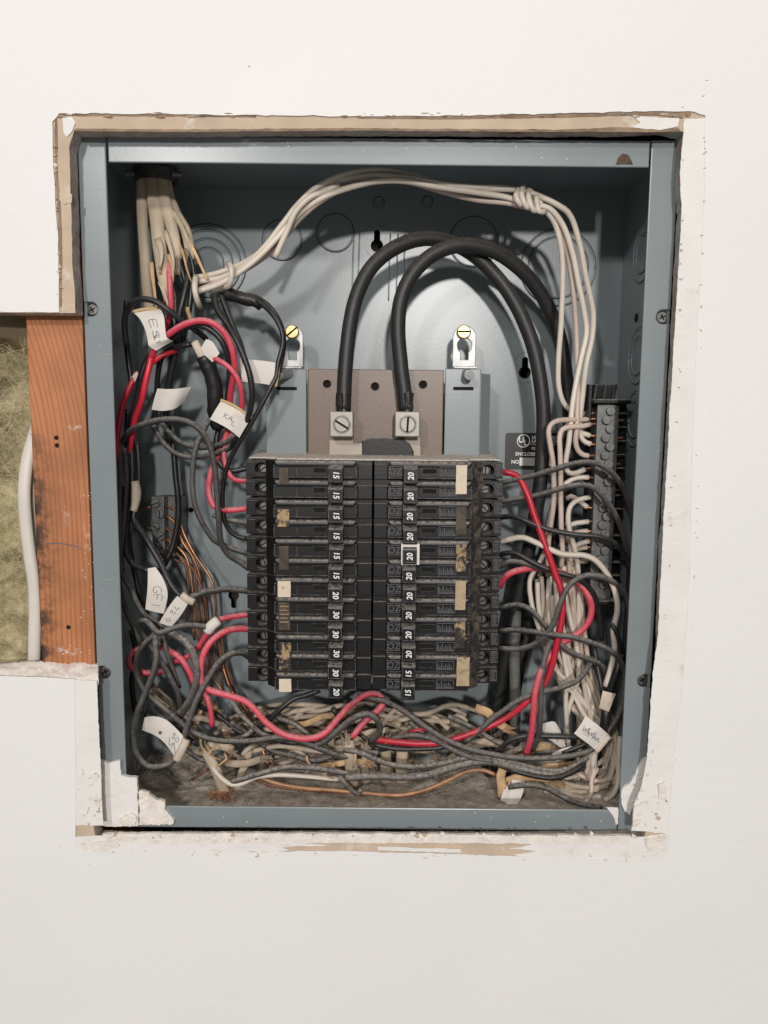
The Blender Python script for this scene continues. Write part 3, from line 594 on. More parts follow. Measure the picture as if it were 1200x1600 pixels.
# ------------------------------------------------------------------ breakers
NF, TF = .004, .022
zt, zb = Z(720, 4), Z(1082, 4); PITCH_B = (zt-zb)/12
def pole_z(i): return zt-PITCH_B*(i+.5)
LX = dict(T0=X(386, 22), T1=X(419, 22), N0=X(428, 4), N1=X(557, 4), I=X(580.5, 10), H0=X(514, 4), H1=X(537, 4), W0=X(487, 4), W1=X(512, 4))
RX = dict(T0=X(781, 22), T1=X(749, 22), N0=X(735, 4), N1=X(605, 4), I=X(583.5, 10), H0=X(628, 4), H1=X(650, 4), W0=X(654, 4), W1=X(682, 4), D=X(736, 4))
GL = 'circuit breakers in the panel'
def breaker(side, i0, n, ratings, stick, label, white_frame=None):
    D = LX if side < 0 else RX; s = side
    z1, z0 = zt-PITCH_B*i0, zt-PITCH_B*(i0+n)
    t = thing('circuit_breaker', (D['N0'], .08, z0), label, 'breaker', GL)
    def bxx(bm, a, b, *r, **k): box(bm, min(a, b), max(a, b), *r, **k)
    bm = bmesh.new(); g = .00022
    top_extra = 0
    # core with stepped ends
    P = [(D['I'], .078), (D['I'], .0105), (D['N1'], .0105), (D['N0'], .0105), (D['T1'], .0165), (D['T1'], .0285), (D['T0']-s*.0062, .0285), (D['T0']-s*.0062, .070), (D['T0']-s*.012, .078)]
    prismz(bm, P, z0+g, z1-g)
    for f in bm.faces:
        c = f.calc_center_median()
        if abs(f.normal.z) < .3 and min(D['T1'], D['N0']) < c.x < max(D['T1'], D['N0']) and s > 0: f.material_index = 1
    t_list = []
    for k in range(n):
        zc = pole_z(i0+k); zo = zc+PITCH_B*.5; zi = zc-PITCH_B*.5
        # terminal block with a real screw well
        cx = (D['T0']+D['T1'])/2-s*(.0030 if s < 0 else .0030); tz0, tz1 = zi+.0007, zo-.0013
        O = [(min(D['T0'], D['T1']), tz0), (max(D['T0'], D['T1']), tz0), (max(D['T0'], D['T1']), tz1), (min(D['T0'], D['T1']), tz1)]
        plate(O, [circ(cx, (tz0+tz1)/2-.0002, .0043, 18)], TF, .0284, bm=bm)
        bxx(bm, D['T0'], D['T0']-s*.0070, .0285, .058, tz0, tz1)
        bxx(bm, D['T0']-s*.0004, D['T0']-s*.0062 if s < 0 else D['T0']-s*.0050, TF-.0006, TF+.001, tz0+.0006, tz1-.001, bevel=.0002)
        # nose and its rounded upper ridge
        bxx(bm, D['N0'], D['N1'], NF, .0125, zi+.0012, zo-.0034, bevel=.0004)
        bxx(bm, D['N0']-s*.0005, D['N1']+s*.0005, NF-.0004, .0125, zo-.0052, zo-.0004, bevel=.0020, seg=3)
        # recessed trip window: frame round a dark well
        wx0, wx1 = sorted((D['W0'], D['W1']))
        plate([(wx0, zc-.0034), (wx1, zc-.0034), (wx1, zc+.0022), (wx0, zc+.0022)], [[(wx0+.0018, zc-.0014), (wx1-.0012, zc-.0014), (wx1-.0012, zc+.0014), (wx0+.0018, zc+.0014)]], NF-.0010, NF+.0002, bm=bm)
        # inner end step
        bxx(bm, D['I'], D['N1']+s*-.0004, .0085, .0108, zi+.0006, zo-.0022-.0012*(k % 2), bevel=.0003)
    o = obj('body', bm, ['black_plastic', 'dusty_plastic'], t)
    for k in range(n):
        zc = pole_z(i0+k); zi = zc-PITCH_B*.5; zo = zc+PITCH_B*.5; wx0, wx1 = sorted((D['W0'], D['W1']))
        bm = bmesh.new(); box(bm, wx0+.0017, wx1-.0011, NF-.0003, NF-.0001, zc-.0015, zc+.0015); obj('trip_window', bm, 'hole_black', t)
        # handle: a chunky block leaning a little, number printed on its face
        h0, h1 = sorted((D['H0'], D['H1'])); bm = bmesh.new(); jx = random.uniform(-.0004, .0004)
        fs = box(bm, h0+jx, h1+jx, -.0062, .0045, zi+.0004, zo-.0026, bevel=.0007)
        for v in bm.verts: v.co.z -= (0.0040-v.co.y)*.16
        h = obj('handle', bm, 'black_plastic', t); hz = (zi+zo)/2-.0009-.0098*.16
        fz0, fz1, fx0, fx1 = hz-.0038, hz+.0040, h0+jx+.0005, h1+jx-.0005
        obj('handle_glint', plate([(fx0, fz0), (fx1, fz0), (fx1, fz1), (fx0, fz1)], [[(fx0+.00022, fz0+.00022), (fx1-.00022, fz0+.00022), (fx1-.00022, fz1-.00022), (fx0+.00022, fz1-.00022)]], -.00632, -.0060), 'rim_glint', h)  # thin pale frame painting the highlight along the handle edges
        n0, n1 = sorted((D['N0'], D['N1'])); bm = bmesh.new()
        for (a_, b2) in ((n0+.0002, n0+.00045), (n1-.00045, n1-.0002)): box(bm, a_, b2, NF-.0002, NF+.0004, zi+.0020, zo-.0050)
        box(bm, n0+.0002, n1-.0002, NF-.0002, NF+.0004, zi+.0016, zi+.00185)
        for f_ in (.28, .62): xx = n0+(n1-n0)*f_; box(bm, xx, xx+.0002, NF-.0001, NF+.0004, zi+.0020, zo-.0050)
        obj('nose_glint', bm, 'rim_glint', t)  # pale lines painting the light caught on the nose edges
        if white_frame == k:
            bm = plate([(h0+jx-.0008, zi-.0015), (h1+jx+.0016, zi-.0015), (h1+jx+.0016, zo-.0008), (h0+jx-.0008, zo-.0008)], [[(h0+jx+.0002, zi-.0004), (h1+jx-.0001, zi-.0004), (h1+jx-.0001, zo-.0029), (h0+jx+.0002, zo-.0029)]], -.0050, .003)
            obj('handle_collar', bm, 'tag_paper', t)
        text_obj('rating_number', ratings[k], (D['H0' if s < 0 else 'H0']*.5+D['H1']*.5+jx+(.0006 if s < 0 else 0), -.0063, hz), 0.0052, 'white_print', h, rot=-math.pi/2 if s < 0 else math.pi/2, bold=.022, sx=.92, shear=.12)
        cx = (D['T0']+D['T1'])/2-s*.0030; tz = (zi+zo)/2-.0006
        screw(t, (cx-s*.0009, .0270, tz+.0002), .0029, .0014, 'screw_dark', random.uniform(.2, 2.8), 'terminal_screw', slot_mat='hole_black')
        if s > 0:
            # embossed panels of the right-hand type
            for (xa, xb, txt) in ((606.5, 626, 'OZ'), (684, 712, None)):
                e0, e1 = X(xa, 4), X(xb, 4); zq0, zq1 = zc-.0030, zc+.0030
                bm = plate([(e0, zq0), (e1, zq0), (e1, zq1), (e0, zq1)], [[(e0+.0003, zq0+.0003), (e1-.0003, zq0+.0003), (e1-.0003, zq1-.0003), (e0+.0003, zq1-.0003)]], NF-.0009, NF+.0003)
                if txt is None:
                    for q in range(8): xx = e0+.0010+(e1-e0-.002)*q/8; hgt = (.0034, .0022, .0040, .0018, .0030, .0022, .0036, .002)[q]; box(bm, xx, xx+.0005, NF-.0008, NF+.0003, zq0+.0008, zq0+.0008+hgt)
                    box(bm, e0+.0008, e1-.0008, NF-.0007, NF+.0003, zq0+.0006, zq0+.0009)
                em = obj('embossed_panel', bm, 'emboss', t)
                if txt: text_obj('embossed_mark', txt, ((e0+e1)/2, NF-.0006, zc), .0060, 'emboss', em, sx=.95, depth=.0003)
            e0, e1 = D['T0']-.0050, D['T0']-.0003; bm = bmesh.new()
            zq0, zq1 = tz-.0030, tz+.0042
            plate([(e0, zq0), (e1, zq0), (e1, zq1), (e0, zq1)], [[(e0+.0003, zq0+.0003), (e1-.0003, zq0+.0003), (e1-.0003, zq1-.0003), (e0+.0003, zq1-.0003)]], TF-.0012, TF-.0004, bm=bm)
            for q in range(5): box(bm, e0+.0007, e1-.0007-.0006*(q % 2), TF-.0011, TF-.0004, zq0+.0008+q*.0013, zq0+.0013+q*.0013)
            box(bm, (e0+e1)/2-.0002, (e0+e1)/2+.0002, TF-.0011, TF-.0004, zq0+.0008, zq1-.0008); obj('terminal_plate', bm, 'emboss', t)
    if stick:
        mat, xa, xb, ya, yb = stick; d = NF*1000-1.1; a = at(xa, ya, d); b_ = at(xb, yb, d)
        P = jag([(a.x, b_.z), (b_.x, b_.z), (b_.x, a.z), (a.x, a.z)], .0003, .0015, i0+s, closed=True)
        lo = obj('paper_label', plate(P, [], d/1000, d/1000+.0013), mat, t)
        if mat == 'sticker_brown' and i0 == 7:
            bm = bmesh.new()
            for q in range(5): zz = a.z-.0030-q*.0026; box(bm, a.x+.0010, b_.x-.0008-.0010*(q % 2), d/1000-.0001, d/1000, zz, zz+.0006)
            obj('faint_print', bm, 'gold_print', lo)
    return t
def nth(k): return ['topmost', 'second', 'third', 'fourth', 'fifth', 'sixth', 'seventh', 'eighth', 'ninth', 'tenth', 'eleventh', 'twelfth'][k]
breaker(-1, 0, 2, ['15', '15'], ('sticker_brown', 436, 451, 731, 757), 'topmost twin 15 amp breaker of the left column with rusty brown label')
breaker(-1, 2, 2, ['15', '15'], ('sticker_worn', 433, 452, 796, 823), 'left column twin 15 amp breaker with half torn tan label, second from top')
breaker(-1, 4, 2, ['15', '15'], ('sticker_brown', 436, 451, 853, 890), 'left column twin 15 amp breaker with blackened label, third from top')
breaker(-1, 6, 1, ['20'], ('sticker_cream', 434, 454, 908, 933), 'single 20 amp breaker with cream label halfway down the left column')
breaker(-1, 7, 2, ['30', '30'], ('sticker_brown', 435, 453, 941, 984), 'upper of two double 30 amp breakers, brown label with gold print')
breaker(-1, 9, 2, ['30', '30'], ('sticker_worn', 436, 455, 1003, 1046), 'lower of two double 30 amp breakers, scraped tan label')
breaker(-1, 11, 1, ['20'], ('sticker_cream', 436, 455, 1061, 1081), 'single 20 amp breaker at the foot of the left column with cream label')
breaker(1, 0, 2, ['20', '20'], ('sticker_cream', 713, 729, 727, 772), 'topmost twin 20 amp breaker of the right column with cream strip label')
breaker(1, 2, 2, ['20', '20'], ('sticker_brown', 713, 728, 792, 835), 'right column twin 20 amp breaker with dark label, second from top')
breaker(1, 4, 2, ['20', '20'], ('sticker_worn', 713, 728, 851, 893), 'right column twin 20 amp breaker with pale collar round one handle', white_frame=0)
breaker(1, 6, 2, ['20', '20'], ('sticker_tan', 712, 727, 908, 953), 'right column twin 20 amp breaker with clean tan label, fourth from top')
breaker(1, 8, 2, ['20', '20'], ('sticker_worn', 711, 726, 972, 1013), 'right column twin 20 amp breaker with label scratched to black, fifth from top')
breaker(1, 10, 2, ['15', '15'], ('sticker_tan', 714, 733, 1027, 1072), 'twin 15 amp breaker at the foot of the right column with tan label')
# dust lying on top of the breaker stack
bm = bmesh.new(); G = []
xa, xb = LX['T0']+.0015, RX['T0']-.0015
for i in range(91):
    row = []; x = xa+(xb-xa)*i/90; fr_ = .0125 if LX['N0'] < x < RX['N0'] else .026
    if LX['N1']-.001 < x < RX['N1']+.001: fr_ = .012
    for j in range(13):
        y = fr_+(.076-fr_)*j/12; p = Vector((x, y, zt)); row.append(bm.verts.new((x, y, zt+.0004+(Z(706.5, 76)-zt)*(j/12)**.8+max(0, noise.noise(p*120)*.0006+noise.noise(p*420)*.0005)*(.3+.7*math.sin(min(1, (j+.3)/3)*1.57)))))
    G.append(row)
for i in range(90):
    for j in range(12): bm.faces.new((G[i][j], G[i+1][j], G[i+1][j+1], G[i][j+1]))
ex = bmesh.ops.extrude_face_region(bm, geom=list(bm.faces))
for v in ex['geom']:
    if isinstance(v, bmesh.types.BMVert): v.co.z = zt-.0002
bmesh.ops.recalc_face_normals(bm, faces=list(bm.faces))
obj('dust_layer', bm, 'dust_pale', smooth=True, label='pale dust lying on top of the breaker stack', cat='dust', kind='stuff')

# ------------------------------------------------------------------ wiring
WN = [0]
def wire(name, mat, r, s, label, cat='wire', group=None, bare=None, n=10, wob=.0004, rr=0.0, th=None):
    """one conductor through measured points 'x,y,depth'; bare = bared metal end as a part of its own"""
    WN[0] += 1; P = pts(s) if isinstance(s, str) else s
    if bare:
        t = thing(name, P[-1], label, cat, group)
        obj('insulation', tube_bm(P, r/1000, n, wob=wob, seed=WN[0], rr=rr), mat, t, smooth=True)
        obj('bare_end', tube_bm([P[-1]+(P[-2]-P[-1]).normalized()*.001]+pts(bare), .00085, 8), 'copper', t, smooth=True)
        return t
    return obj(name, tube_bm(P, r/1000, n, wob=wob, seed=WN[0], rr=rr), mat, None, label, cat, group, smooth=True)
K, G_, D_, R_, RS, W_, PK, TN, CU, CD = 'black_wire', 'grey_wire', 'dusty_wire', 'red_wire', 'red_shade_wire', 'cream_wire', 'pink_wire', 'tan_wire', 'copper', 'copper_dull'
# --- service feed
for (lab, s, e) in (('thick black feed cable from the left lug, passing behind in the arch', '537,640,36 538,610,37 541,560,38 547,505,40 560,455,42 585,412,45 625,383,49 668,372,53 712,382,58 752,408,60 790,450,60 818,500,58 838,560,56 848,630,55 848,700,55 842,770,56 830,840,60 812,920,66 795,1000,72 780,1080,76 770,1150,76 764,1230,70', '537,646,36 536,634,36 537,612,36.5'),
                    ('thick black feed cable from the right lug, in front in the arch', '634,640,36 632,610,37 626,565,38 622,515,39 626,470,40 642,432,41 668,403,43 702,386,45 740,384,48 778,396,52 815,422,58 845,458,65 868,508,72 882,570,76 889,640,77 888,720,78 876,800,80 850,890,82 825,980,83 806,1070,83 795,1150,80 790,1210,74', '635,646,36 636,634,36 634,612,36.5')):
    t = thing('feed_cable', at(537, 640, 36), lab, 'cable')
    P = pts(s); obj('jacket', tube_bm(P, .0050, 18, wob=.0004), 'main_cable', t, smooth=True)
    obj('stripped_end', tube_bm(pts(e), .0042, 12, rr=.25, step=.0012), 'screw_dark', t, smooth=True)
    bm = bmesh.new()
    for k in range(7):
        a = k*.9; c = P[0]; o = Vector((math.cos(a)*.0043, math.sin(a)*.0043, 0)); tube_bm([c+o+Vector((0, 0, -.001)), c+o*1.03+Vector((.0006*math.sin(a*3), 0, .006)), c+o*1.12+Vector((0, 0, .011))], .0007, 5, bm=bm)
    obj('tape_shred', bm, 'tape_black', t)
wire('neutral_cable', 'grey_cable', 4.2, '862,888,78 838,896,74 820,914,70 809,940,68 805,980,68 804,1040,68 805,1100,68 803,1170,66', 'thick grey neutral cable bending down beside the right breaker column', 'cable', n=16)
# --- white neutral harness over the top
HB = 'neutral wires of the harness along the top'
harn = [(438, 395, 460, 470), ]
base = '306,447,40 345,436,38 385,415,36 418,388,34 446,355,32 470,326,30 505,300,28 545,284,27 590,276,26 640,280,26 690,292,27 740,300,28 790,304,29 825,312,30'
def off(s, dx, dy, dd, ph, am=4.5):
    out = []
    for i, q in enumerate(s.split()):
        x, y, d = [float(v) for v in q.split(',')]
        out.append('%.1f,%.1f,%.1f' % (x+dx*.6+am*.5*math.cos(i*.9+ph), y+dy+am*math.sin(i*.9+ph), d+dd+2.2*math.cos(i*.9+ph)))
    return ' '.join(out)
tails = ['852,329,30 868,352,34 877,391,38 879,440,42 877,500,46 873,556,50 873,600,52 881,630,54 898,644,56 918,647,56',
         '858,325,28 880,352,32 893,391,36 903,440,40 912,485,44 916,520,46 908,560,46 898,612,44 893,650,43 889,690,44 884,725,46 889,739,46 902,739,46 914,733,46',
         '862,328,34 878,366,38 888,404,42 896,455,46 900,510,50 902,570,50 903,620,46 901,668,44 899,690,44 903,704,45 912,711,45 920,712,45',
         '872,321,28 893,340,30 907,385,34 917,440,38 927,490,42 925,530,44 916,570,44 910,620,46 906,660,48 908,682,48 915,691,47 924,694,46']
bares = ['918,647,56 932,647,55', '914,733,46 928,731,46', '920,712,45 932,712,46', '924,694,46 934,695,46']
labs = ['cream neutral wire of the top harness dropping nearest the thick black cable', 'cream neutral wire of the top harness that crosses down to a low bar screw', 'cream neutral wire in the middle of the top harness, hooked into the bar', 'outermost cream neutral wire of the top harness, swinging toward the right side']
for k in range(4):
    wire('white_wire', (W_, W_, PK, W_)[k], 1.85, off(base, 0, (-6, 5, 9, -9)[k], (0, -2, 3, 1)[k], k*1.6)+' '+tails[k], labs[k], 'wire', HB, bare=bares[k])
wire('white_wire', W_, 1.9, '430,402,30 448,362,28 462,330,26 485,308,26 508,298,27 530,288,28', 'short cream wire bowed out on the left shoulder of the top harness', 'wire', HB)
wire('white_wire', W_, 1.8, '810,294,28 806,306,24 812,319,24 822,318,30 824,300,32 817,292,28 815,304,23 822,323,23 832,322,30 833,305,32 826,297,28 826,310,23 833,328,23 842,326,30 843,312,32 838,308,27 842,330,24 852,330,28', 'cream wire wound in three turns around the top harness', wob=.0001)
wire('white_wire', W_, 1.9, '357,412,33 361,416,28 362,430,27 358,446,30 351,449,37', 'cream wire loop tied round the left end of the harness', wob=.0001)
wire('white_wire', W_, 1.9, '306,432,38 304,446,30 306,462,30 310,474,34 312,480,40', 'cream wire end hanging at the left tip of the harness')
# --- cables entering through the top knockout
cl = thing('cable_clamp', at(245, 258, 50), 'dark metal cable clamp in the top knockout above the tan cables', 'clamp')
c = at(244, 276, 52); zt_ = HH-T
bm = bmesh.new()
O = circ(0, 0, .0148, 26); I = circ(0, 0, .0120, 26)
for k in range(26):
    k2 = (k+1) % 26
    for (A, B, z0, z1) in ((O, O, zt_-.0095, zt_-.002), ):
        v = [bm.verts.new((c.x+q[0], c.y+q[1]*.8, z)) for q, z in ((O[k], z0), (O[k2], z0), (O[k2], z1), (O[k], z1))]; bm.faces.new(v)
        v2 = [bm.verts.new((c.x+q[0], c.y+q[1]*.8, z)) for q, z in ((I[k], z0), (I[k2], z0), (I[k2], z1), (I[k], z1))]; bm.faces.new(v2[::-1])
        bm.faces.new((v[1], v[0], v2[0], v2[1])); bm.faces.new((v[2], v[3], v2[3], v2[2]))
obj('clamp_ring', bm, 'screw_dark', cl)
bm = bmesh.new(); cyl(bm, (c.x-.0185, c.y-.006, zt_-.006), (c.x-.0125, c.y-.005, zt_-.006), .0022, 10); cyl(bm, (c.x+.0125, c.y-.006, zt_-.006), (c.x+.0185, c.y-.005, zt_-.006), .0022, 10); obj('clamp_screw', bm, 'zinc_dull', cl)
def torn(name, s, wd, thk, label, tatter=3, mat='sheath', seed=0, group=None):
    """flat sheathed cable whose jacket ends torn, curled flaps showing"""
    P = pts(s); t = thing(name, P[0], label, 'cable', group)
    obj('sheath', tube_bm(P, 0, 14, flat=(wd/1000, thk/1000), wob=.0005, seed=seed+3, taper=lambda u: 1-.12*u), mat, t, smooth=True)
    rs = random.Random(seed); e = P[-1]; dr = (P[-1]-P[-2]).normalized(); sd = dr.cross(Vector((0, 1, 0))).normalized()
    for k in range(tatter):
        w = rs.uniform(-.6, .6)*wd/1000; l = rs.uniform(.006, .014); cv = rs.uniform(-.004, .004); bm = bmesh.new(); hw = rs.uniform(.0012, .0024); rows = []
        for j in range(6):
            u = j/5; p = e-dr*.002+sd*(w+cv*u*u)+dr*l*u+Vector((0, -.0012-rs.uniform(.001, .004)*u*u, 0)); ww = hw*(1-u*.75)*(1+.3*rs.random())
            rows.append((bm.verts.new(p-sd*ww), bm.verts.new(p+sd*ww*.4+Vector((0, -.0006, 0))), bm.verts.new(p+sd*ww)))
        for j in range(5):
            for q in range(2): bm.faces.new((rows[j][q], rows[j][q+1], rows[j+1][q+1], rows[j+1][q]))
        bmesh.ops.solidify(bm, geom=list(bm.faces), thickness=.0004); obj('torn_flap', bm, mat, t, smooth=True)
    return t
torn('sheathed_cable', '221,262,50 221,300,50 223,350,48 226,400,48 230,450,48 236,495,50', 3.9, 2.4, 'leftmost tan sheathed cable hanging from the top clamp', 2, seed=1)
torn('sheathed_cable', '236,262,50 239,300,47 245,345,43 249,385,42 256,430,42 266,470,44', 5.0, 2.6, 'broad tan sheathed cable second from the left under the top clamp', 4, seed=2)
torn('sheathed_cable', '250,262,50 254,300,46 264,335,43 272,372,43 276,405,44', 4.4, 2.4, 'tan sheathed cable in the middle under the top clamp, jacket split open', 4, seed=3)
torn('sheathed_cable', '259,262,54 262,300,51 275,335,48 290,362,46 297,392,46', 4.0, 2.4, 'rightmost tan sheathed cable under the top clamp bending outward', 4, seed=4)
torn('sheathed_cable', '244,262,58 246,310,56 250,360,54 258,400,53 262,430,53', 4.0, 2.4, 'tan sheathed cable at the back of the bunch under the top clamp', 3, seed=5)
for k, (s, l) in enumerate((('285,355,42 297,380,39 310,405,37 324,436,36', 'long tan paper strand slanting down from the split cable jacket'), ('248,380,40 252,400,38 250,428,39', 'short tan paper strand curling out of the broad cable'), ('262,398,42 270,420,39 268,452,40 262,475,42', 'tan paper strand hanging beside the red wire at the upper left'), ('292,480,42 297,495,42 300,508,44', 'small tan paper tip under the black wires at the upper left'))):
    obj('paper_strand', tube_bm(pts(s), 0, 8, flat=(.0016, .0005), wob=.0008, seed=k, taper=lambda u: 1-.5*u), 'paper_filler', None, l, 'paper strand', smooth=True)
for k, (s, mt, wd, l) in enumerate((('268,330,42 282,352,39 294,378,38 303,405,39', 'sheath', .0022, 'loose jacket flap peeling off the rightmost cable under the clamp'), ('246,372,40 252,396,37 249,420,37', 'sheath', .0024, 'jacket flap hanging open on the broad cable under the clamp'),
        ('258,360,41 266,385,38 272,412,38 270,440,40', 'sheath', .0018, 'thin jacket strip dangling between the cables under the clamp'), ('276,372,44 286,398,41 292,420,41 300,442,42', 'paper_filler', .0012, 'thin tan paper twist right of the split jacket'),
        ('236,410,44 240,440,42 244,470,42 246,492,44', 'paper_filler', .0016, 'tan paper strip behind the creased tag'), ('250,440,42 256,462,40 264,482,41', 'sheath', .0020, 'cream jacket shred above the creased tag'))):
    obj('jacket_shred', tube_bm(pts(s), 0, 8, flat=(wd, .0004), wob=.0012, seed=40+k, taper=lambda u: 1-.65*u), mt, None, l, 'cable shred', smooth=True)
for k, (s, l) in enumerate((('284,345,50 292,372,47 298,400,46 303,428,46 300,452,47', 'dark conductor emerging from the rightmost cable under the clamp'), ('272,385,48 280,410,45 288,434,44 290,458,46', 'dark conductor emerging from the split jacket under the clamp'))):
    wire('black_wire', K, 1.6, s, l)
wire('white_wire', W_, 1.6, '254,385,44 256,410,42 262,430,42 270,438,44', 'cream conductor bent beside the red wire under the clamp')
# --- upper left wires
GL2 = 'wires at the upper left'
wire('red_wire', R_, 2.0, '264,405,46 265,430,40 266,455,38 268,485,40 262,505,44 254,530,48', 'straight red wire dropping from the tan cables at the upper left')
wire('red_wire', R_, 2.15, '236,560,34 248,536,27 266,521,23 288,507,20 312,501,20 334,506,20 352,523,22 363,548,24 367,575,28 363,600,34 359,625,40 362,650,46 352,685,48 340,712,46 329,742,44 327,768,44 334,790,42 352,797,42 388,794,44', 'red wire making the big arch through the paper tags at the upper left')
wire('red_wire', R_, 1.75, '318,548,34 337,560,28 352,569,24 366,583,24 376,606,26 378,640,32 372,668,38 356,690,42 350,712,42 356,735,40 366,749,40 389,752,44', 'red wire from the folded paper tag down to the second left terminal')
wire('red_wire', RS, 2.1, '238,552,34 233,575,32 226,605,32 220,630,34 212,652,36 206,680,40 200,720,46', 'red wire descending at the left beside the hanging tag')
wire('red_wire', RS, 1.95, '214,582,38 204,603,36 194,626,36 187,655,36 183,690,38 186,730,42', 'leftmost red wire, hugging the left side of the box')
wire('red_wire', RS, 1.7, '240,567,34 252,556,34 264,552,36 276,548,40', 'short red wire under the creased paper tag')
wire('black_wire', K, 2.0, '198,540,34 195,512,30 196,492,26 205,475,23 221,467,21 241,470,20 260,482,20 284,502,24 305,516,30 322,530,38', 'black wire arching over the creased paper tag at the upper left')
wire('black_wire', K, 2.1, '298,395,50 294,430,44 287,465,40 279,500,40 276,540,42 268,580,46 262,620,50 258,660,52', 'black wire coming straight down from the tan cables')
wire('black_wire', K, 1.9, '302,400,52 300,440,46 297,475,44 290,510,46 284,540,50', 'second black wire beside it under the tan cables')
wire('black_wire', K, 1.9, '258,420,48 259,450,44 264,490,46 270,520,50', 'short dark wire between the tan cables and the red wire')
wire('black_wire', K, 2.0, '268,530,30 290,512,26 312,508,25 332,517,26 348,535,27 357,560,30 358,590,34 354,630,42 346,655,48 338,690,48 342,722,46 360,736,44 389,731,45', 'black wire following under the big red arch')
wire('grey_wire', G_, 1.9, '338,475,40 333,462,35 338,456,33 350,453,34 362,456,40 378,460,44', 'dusty grey wire hooked into the upper taped splice')
wire('black_wire', K, 2.0, '336,462,34 340,484,30 356,508,26 371,535,22 384,566,20 391,592,20 394,622,22 388,652,28 374,682,36 358,700,42 340,708,46', 'long black wire curving right past the big paper tag')
wire('black_wire', K, 1.8, '344,460,36 352,480,34 362,505,32 376,540,28 382,565,28', 'thin black wire close behind the long curving one')
wire('black_wire', K, 1.7, '394,467,42 410,476,38 424,488,34 436,506,32 442,526,32 440,548,32 434,568,31 432,588,31 424,604,30 405,640,30 386,672,32 366,704,36 354,732,38 348,765,40 349,805,42 357,826,43 370,838,44 389,842,45', 'black wire from the upper taped splice running down past the left bracket')
wire('black_wire', K, 1.5, '398,463,44 416,474,42 430,490,40 440,510,38 444,536,38 440,562,36 436,580,34', 'thin black wire doubling the one from the upper splice')
wire('tape_splice', 'tape_black', 4.2, '346,456,38 362,461,40 380,467,42 396,470,43 408,478,42', 'black taped splice above the left bracket', 'splice', rr=.35, n=12)
wire('tape_splice', 'tape_black', 5.2, '318,556,32 328,578,34 335,602,36 336,628,38 336,648,42 343,668,46', 'thick black taped splice hanging from the folded tag', 'splice', rr=.22, n=14)
wire('black_wire', K, 2.1, '240,548,36 228,565,38 220,590,38 214,620,40 208,650,42 203,690,44', 'black wire between the two red ones at the far left')
wire('black_wire', K, 1.9, '300,538,36 284,540,36 268,546,38 252,560,42 246,590,46 244,630,50 240,670,54', 'black wire arching under the creased tag then down')
wire('black_wire', K, 2.6, '272,548,46 268,580,48 262,612,50 260,650,54 266,690,58', 'thick dark wire behind the blank curled tag')
wire('black_wire', K, 1.9, '198,470,44 195,510,46 200,560,46 206,600,46', 'black wire in shadow along the left wall at the top')
wire('grey_wire', G_, 2.0, '191,692,42 200,676,34 216,666,29 240,658,26 268,655,24 292,659,24 312,671,24 326,692,26 334,722,28 338,760,30 342,812,32 346,848,36 358,868,40 376,879,44 389,889,45', 'dusty grey wire in a wide hump left of the breakers')
wire('grey_wire', G_, 1.9, '328,655,40 319,672,36 310,690,32 303,715,30 301,755,31 306,792,32 318,820,34 334,844,38 350,852,42 370,860,44 389,865,45', 'dusty grey wire bowing left beside the wide hump')
wire('grey_wire', G_, 1.8, '252,660,50 266,678,48 285,693,46 310,700,44 336,697,42 356,690,40 368,678,38', 'upper of two dusty loops hanging under the tag with pencil writing')
wire('grey_wire', G_, 1.8, '240,665,52 252,688,50 270,706,48 296,715,46 326,711,44 352,702,42 372,684,40', 'lower of two dusty loops hanging under the tag with pencil writing')
wire('grey_wire', D_, 1.8, '334,805,52 350,812,48 368,815,46 389,818,45', 'short dusty wire stub at the fifth left terminal')
wire('black_wire', K, 2.2, '270,690,62 274,738,62 279,793,62 272,848,62 257,882,60 244,902,58', 'dark wire in shadow running past the ground bar')
# left wall bundle
LBG = 'dark wires bundled along the left wall'
for k, (s, l) in enumerate((('186,690,40 188,740,40 186,790,40 187,850,40 186,905,40 193,945,40 206,975,40 220,1005,42', 'dusty dark wire pressed hardest against the left wall'),
        ('205,690,44 207,740,44 204,780,44 200,815,44 197,848,42 199,868,38 208,882,34 222,889,31 234,892,30', 'black wire from the left bundle turning into the GFI tag'),
        ('214,690,46 217,730,46 216,765,46 212,790,44 209,812,42 219,828,38 232,848,34 250,879,30 262,903,26 274,922,24 286,934,24', 'black wire slanting across the GFI tag to the narrow written tag'),
        ('194,700,42 198,750,43 195,800,43 191,850,41 190,890,39 205,921,36 222,955,34 240,970,34 256,981,34', 'dark wire leaving the left bundle behind the GFI tag'),
        ('192,760,48 197,810,48 204,860,48 212,900,48 220,935,48 232,968,46', 'dark wire deep behind the left bundle'),
        ('200,640,42 198,690,43 203,730,44 210,770,45 206,800,45', 'dark wire joining the left bundle from the red wires'))):
    wire('grey_wire' if k in (0,) else 'black_wire', G_ if k in (0, 3) else K, (1.8, 2.0, 2.1, 1.9, 1.9, 2.0)[k], s, l, 'wire', LBG)
wire('tape_splice', 'tan_wire', 2.9, '211,752,42 213,770,41 211,788,41 208,798,41', 'tan taped joint in the dark bundle on the left wall', 'splice', rr=.25)
